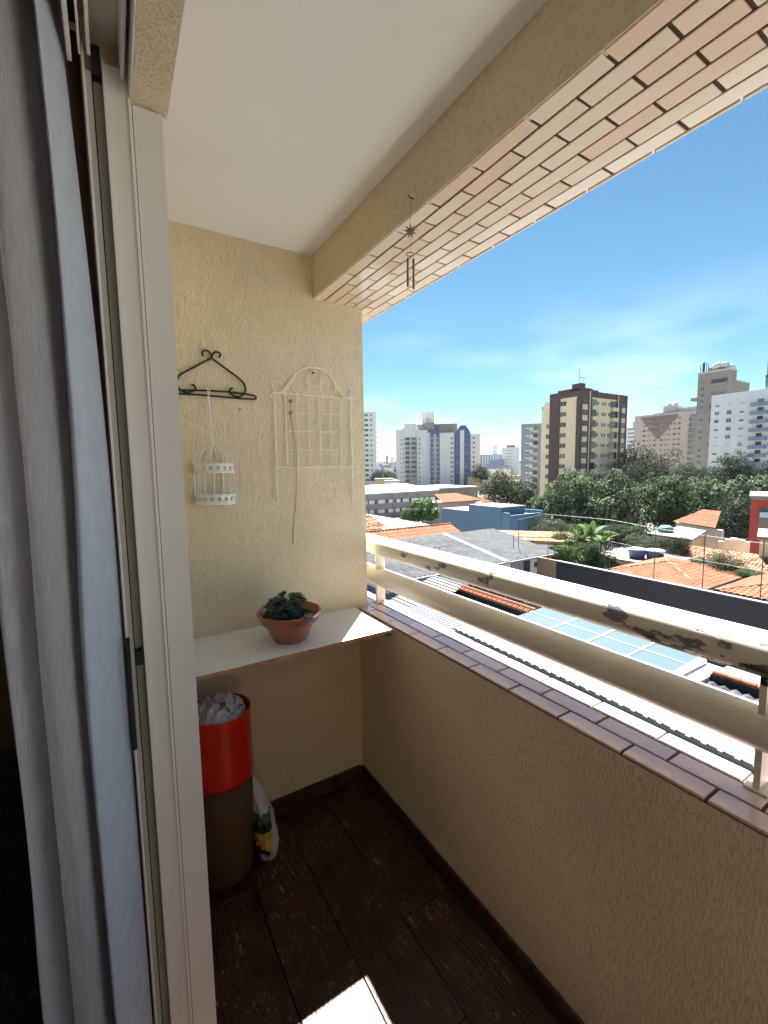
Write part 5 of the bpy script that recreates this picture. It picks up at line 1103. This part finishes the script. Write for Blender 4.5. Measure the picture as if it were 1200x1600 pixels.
u0, u1, z1, z0_ = f_.px(1186, 1230, 845, 872, ref=860); f_.part(t, 'wall', M['t_cream'], u0, u1, GZ, z1, 0, 6); f_.part(t, 'roof_edge', M['roof_white'], u0 - .2, u1, z1 + .001, z1 + .3, -.2, 6)
low(930, 832, 62, 4, 3, 4, M['house_stained'], 'low concrete shed in the garden left of the blue tanks', M['roof_dark'])
low(880, 831, 64, 3.5, 3, 4, M['house_stained'], 'small concrete shed under the leafy tree', M['roof_dark'])
low(862, 845, 50, 7, 3, 4, M['house_white'], 'white wall piece with clay tiles at the corner of the grey roof', M['roof_clay_old'])
low(825, 838, 52, 9, 4, 4, M['house_white'], 'low white lean-to below the blue building', M['roof_clay_old'])
# ---- trees
def crown_mesh(seed, nclump, nleaf, size, m, flat=.75, spread=.62, tri=False, up=.5):
    r = random.Random(seed); vs = []; fs = []
    cl = []
    for i in range(nclump):
        a = r.uniform(0, 2 * pi); z = r.uniform(-.75, 1); q = sqrt(max(0, 1 - z * z)); k = r.uniform(.45, 1) * (1 if i % 3 else .6)
        cl.append((Vector((cos(a) * q, sin(a) * q, z * flat)) * spread * k * 1.25, r.uniform(.2, .36)))
    for i in range(nleaf):
        c, R_ = cl[i % nclump]
        a = r.uniform(0, 2 * pi); z = r.uniform(-.6, 1); q = sqrt(max(0, 1 - z * z)); rad = R_ * (r.uniform(.55, 1.0) ** .5)
        p = c + Vector((cos(a) * q, sin(a) * q, z * .8)) * rad
        n_ = (Vector((cos(a) * q, sin(a) * q, z)) + Vector((r.uniform(-.6, .6), r.uniform(-.6, .6), r.uniform(0, up * 2)))).normalized()
        u = n_.cross(Vector((r.uniform(-1, 1), r.uniform(-1, 1), r.uniform(-1, 1)))).normalized(); w = n_.cross(u); s_ = size * r.uniform(.6, 1.3); b_ = len(vs)
        vs += [p - u * s_, p + w * s_ * .5 + n_ * s_ * .1, p + u * s_, p - w * s_ * .5 + n_ * s_ * .1]; fs.append((b_, b_ + 1, b_ + 2, b_ + 3))
    ks = [sorted(abs(v[k]) for v in vs)[int(len(vs) * .93)] for k in range(3)]; vs = [(v[0] / ks[0], v[1] / ks[1], v[2] / ks[2]) for v in vs]
    me = bpy.data.meshes.new('crown'); me.from_pydata([tuple(v) for v in vs], [], fs); me.materials.append(m); return me
def trunk_mesh(seed):
    r = random.Random(seed); b = MB(); b.tube([(0, 0, -1.9), (.02, .0, -1.2), (-.02, .03, -.7), (0, 0, -.2)], [.085, .065, .055, .035], 8)
    for i in range(6):
        a = r.uniform(0, 6.28); q = r.uniform(.3, .6); z = r.uniform(-.9, -.4); b.tube([(0, 0, z), (cos(a) * q * .5, sin(a) * q * .5, z + .3), (cos(a) * q, sin(a) * q, z + .8)], [.04, .028, .012], 6)
    return b.mesh('trunk', M['trunk'])
TM = [trunk_mesh(i) for i in range(3)]
CM = {'mango': [crown_mesh(i, 46, 9000, .040, M['leaf_mango'], .85) for i in (1, 2)], 'dark': [crown_mesh(i, 60, 11000, .026, M['leaf_dark'], .8) for i in (3, 4)],
      'mid': [crown_mesh(i, 50, 10000, .030, M['leaf_mid'], .8) for i in (5, 6)], 'olive': [crown_mesh(i, 55, 11000, .026, M['leaf_olive'], .8) for i in (7, 8)],
      'hedge': [crown_mesh(i, 40, 7000, .045, M['leaf_mango'], .55) for i in (11,)], 'bright': [crown_mesh(i, 26, 2600, .075, M['leaf_bright'], .8) for i in (9, 10)]}
for v in CM['dark']: pass
tn = [0]
def tree(px, py, d, rx, rz, kind, lab, name='leafy_tree', cat='tree'):
    # rx, rz in photograph pixels at that distance
    c = onr(px, py, d); mpx = (onr(px, py, d) - onr(px, py + 1, d)).z; R_ = rx * mpx * .93; Rz = rz * mpx * 1.0
    t = thing(name, lab, cat, (c.x, c.y, GZ)); tn[0] += 1; i = tn[0]
    cr_ = link('crown', CM[kind][i % len(CM[kind])], t, (0, 0, c.z - GZ), rotz=i * 1.3); cr_.scale = (R_, R_, Rz)
    tk = link('trunk', TM[i % 3], t, (0, 0, c.z - GZ), rotz=i * 2.1); tk.scale = (R_ * .8, R_ * .8, max(.5, (c.z - GZ) / 1.85))
tree(790, 775, 115, 40, 28, 'olive', 'round olive green tree above the blue building')
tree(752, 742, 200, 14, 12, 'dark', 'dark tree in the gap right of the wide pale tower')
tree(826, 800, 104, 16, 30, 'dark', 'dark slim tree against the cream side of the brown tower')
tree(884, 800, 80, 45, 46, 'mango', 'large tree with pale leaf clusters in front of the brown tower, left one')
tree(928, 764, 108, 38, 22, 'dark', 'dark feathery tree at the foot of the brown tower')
tree(905, 835, 74, 30, 26, 'mango', 'lower leafy tree under the pale clustered one')
tree(958, 800, 76, 40, 42, 'mango', 'tree with pale leaf clusters left of the dense dark green tree')
tree(1032, 798, 84, 48, 40, 'mid', 'dense dark green umbrella shaped tree in the middle of the grove')
tree(1008, 742, 150, 36, 32, 'olive', 'tall grey green tree right of the brown tower')
tree(985, 762, 130, 26, 26, 'dark', 'dark tree between the brown tower and the grey green one')
tree(1064, 752, 170, 26, 20, 'olive', 'grey green tree in front of the pinkish tower')
tree(1092, 750, 175, 16, 16, 'olive', 'small grey green tree left of the pale slab tower')
tree(1146, 742, 118, 34, 25, 'dark', 'dark round tree in front of the pale slab tower')
tree(1188, 752, 120, 26, 22, 'dark', 'dark tree at the right edge before the slab tower')
for i, (px, py, rx, rz, k, lab) in enumerate([(1080, 790, 34, 26, 'hedge', 'first pale topped tree of the row above the white roof'), (1118, 796, 34, 30, 'hedge', 'pale topped tree of the row above the stained wall house'), (1160, 800, 36, 34, 'hedge', 'pale topped tree of the row left of the red building'), (1200, 782, 34, 28, 'hedge', 'pale topped tree behind the red building roof')]): tree(px, py, 96 + i * 2, rx, rz, k, lab)
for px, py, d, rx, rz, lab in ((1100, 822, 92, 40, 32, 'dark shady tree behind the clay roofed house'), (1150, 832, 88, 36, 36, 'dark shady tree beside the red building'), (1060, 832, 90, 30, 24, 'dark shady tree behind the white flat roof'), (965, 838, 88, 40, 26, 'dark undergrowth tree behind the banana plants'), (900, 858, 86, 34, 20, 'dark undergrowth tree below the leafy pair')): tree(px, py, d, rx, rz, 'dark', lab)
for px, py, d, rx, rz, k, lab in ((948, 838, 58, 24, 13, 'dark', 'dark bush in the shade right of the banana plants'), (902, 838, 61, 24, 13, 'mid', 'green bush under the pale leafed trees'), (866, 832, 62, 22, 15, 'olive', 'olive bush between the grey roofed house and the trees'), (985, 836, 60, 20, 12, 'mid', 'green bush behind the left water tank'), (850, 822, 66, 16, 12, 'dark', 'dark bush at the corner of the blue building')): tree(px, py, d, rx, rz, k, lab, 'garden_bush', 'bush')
tree(608, 744, 235, 12, 7, 'olive', 'row of small far trees beside the leftmost tower'); tree(590, 746, 232, 10, 9, 'dark', 'dark far tree touching the leftmost tower')
tree(660, 800, 98, 22, 16, 'bright', 'yellow green palm like bush before the grey office block', 'garden_bush', 'bush')
tree(640, 806, 96, 12, 10, 'bright', 'small bright bush left of the palm like one', 'garden_bush', 'bush')
for px, py, d, rx, rz, k, lab in ((1003, 848, 56, 20, 9, 'olive', 'grey green bush above the left water tank'), (1062, 864, 50, 16, 19, 'dark', 'dark bush right of the water tanks'), (1040, 851, 58, 15, 9, 'olive', 'bush under the white flat roof'), (885, 872, 42, 20, 17, 'bright', 'bright green bush directly above the dark wall end'), (915, 872, 44, 22, 20, 'mid', 'green bush between two wire poles'), (880, 850, 52, 18, 14, 'mid', 'green bush by the corner of the grey roof'), (935, 880, 46, 14, 14, 'dark', 'dark bush at the foot of the banana plants'), (870, 862, 46, 12, 10, 'dark', 'small dark bush touching the grey roofed house'), (955, 880, 44, 9, 9, 'bright', 'small yellow green bush before the tank outbuilding'), (1125, 884, 43, 24, 15, 'olive', 'thin grey bush before the mottled clay roof'), (1095, 884, 44, 14, 9, 'bright', 'light green bush left of the thin grey one'), (1170, 898, 42, 20, 6, 'mid', 'strip of low greenery before the right clay roof')):
    tree(px, py, d, rx, rz, k, lab, 'garden_bush', 'bush')
# banana plants
M['banana'] = leafmat('banana_leaf', (.05, .095, .028), .3)
def banana(px, py, d, H_, lab):
    c = onr(px, py, d); t = thing('banana_plant', lab, 'plant', (c.x, c.y, GZ)); h0 = c.z - GZ; MB().tube([(0, 0, 0), (.05, 0, h0 * .6), (0, .05, h0)], [.16, .12, .07], 8).build('stem', M['leaf_olive'], t)
    for k in range(9):
        a = k * 2.4 + px; L_ = H_ * rnd.uniform(.8, 1.1); el_ = rnd.uniform(.5, 1.3); vs = []; fs = []
        for j in range(7):
            s_ = j / 6; r_ = L_ * s_ * cos(el_) * (1 + .25 * s_); z = L_ * (s_ * sin(el_) - .45 * s_ * s_ * (1.4 - el_ * .6)); w = .30 * sin(pi * min(1, .12 + s_ * .86)) + .02
            ct = Vector((cos(a) * r_, sin(a) * r_, h0 + z)); sd_ = Vector((-sin(a), cos(a), 0)); vs += [ct - sd_ * w + Vector((0, 0, .08)), ct, ct + sd_ * w + Vector((0, 0, .08))]
        for j in range(6): fs += [(j * 3, j * 3 + 1, j * 3 + 4, j * 3 + 3), (j * 3 + 1, j * 3 + 2, j * 3 + 5, j * 3 + 4)]
        MB().add(vs, fs, 0, True).build('leaf', M['banana'], t)
banana(925, 838, 50, 2.7, 'banana plant with long bright leaves in the garden, front one'); banana(908, 848, 51, 2.7, 'smaller banana plant left of the tall one'); banana(940, 850, 52, 2.5, 'smaller banana plant right of the tall one')
hz_ = MB().box(-3300, 3300, -3300, 3300, GZ - 10, 47).build('haze', M["wire"], None, kind='stuff')
hm = bpy.data.materials.new('haze_air'); hm.use_nodes = True; hn = hm.node_tree.nodes; hn.remove(hn['Principled BSDF'])
pv = hn.new('ShaderNodeVolumePrincipled'); pv.inputs['Color'].default_value = (.85, .92, 1, 1); pv.inputs['Density'].default_value = .00005; pv.inputs['Anisotropy'].default_value = .2
hm.node_tree.links.new(pv.outputs[0], hn['Material Output'].inputs['Volume']); hz_.data.materials[0] = hm
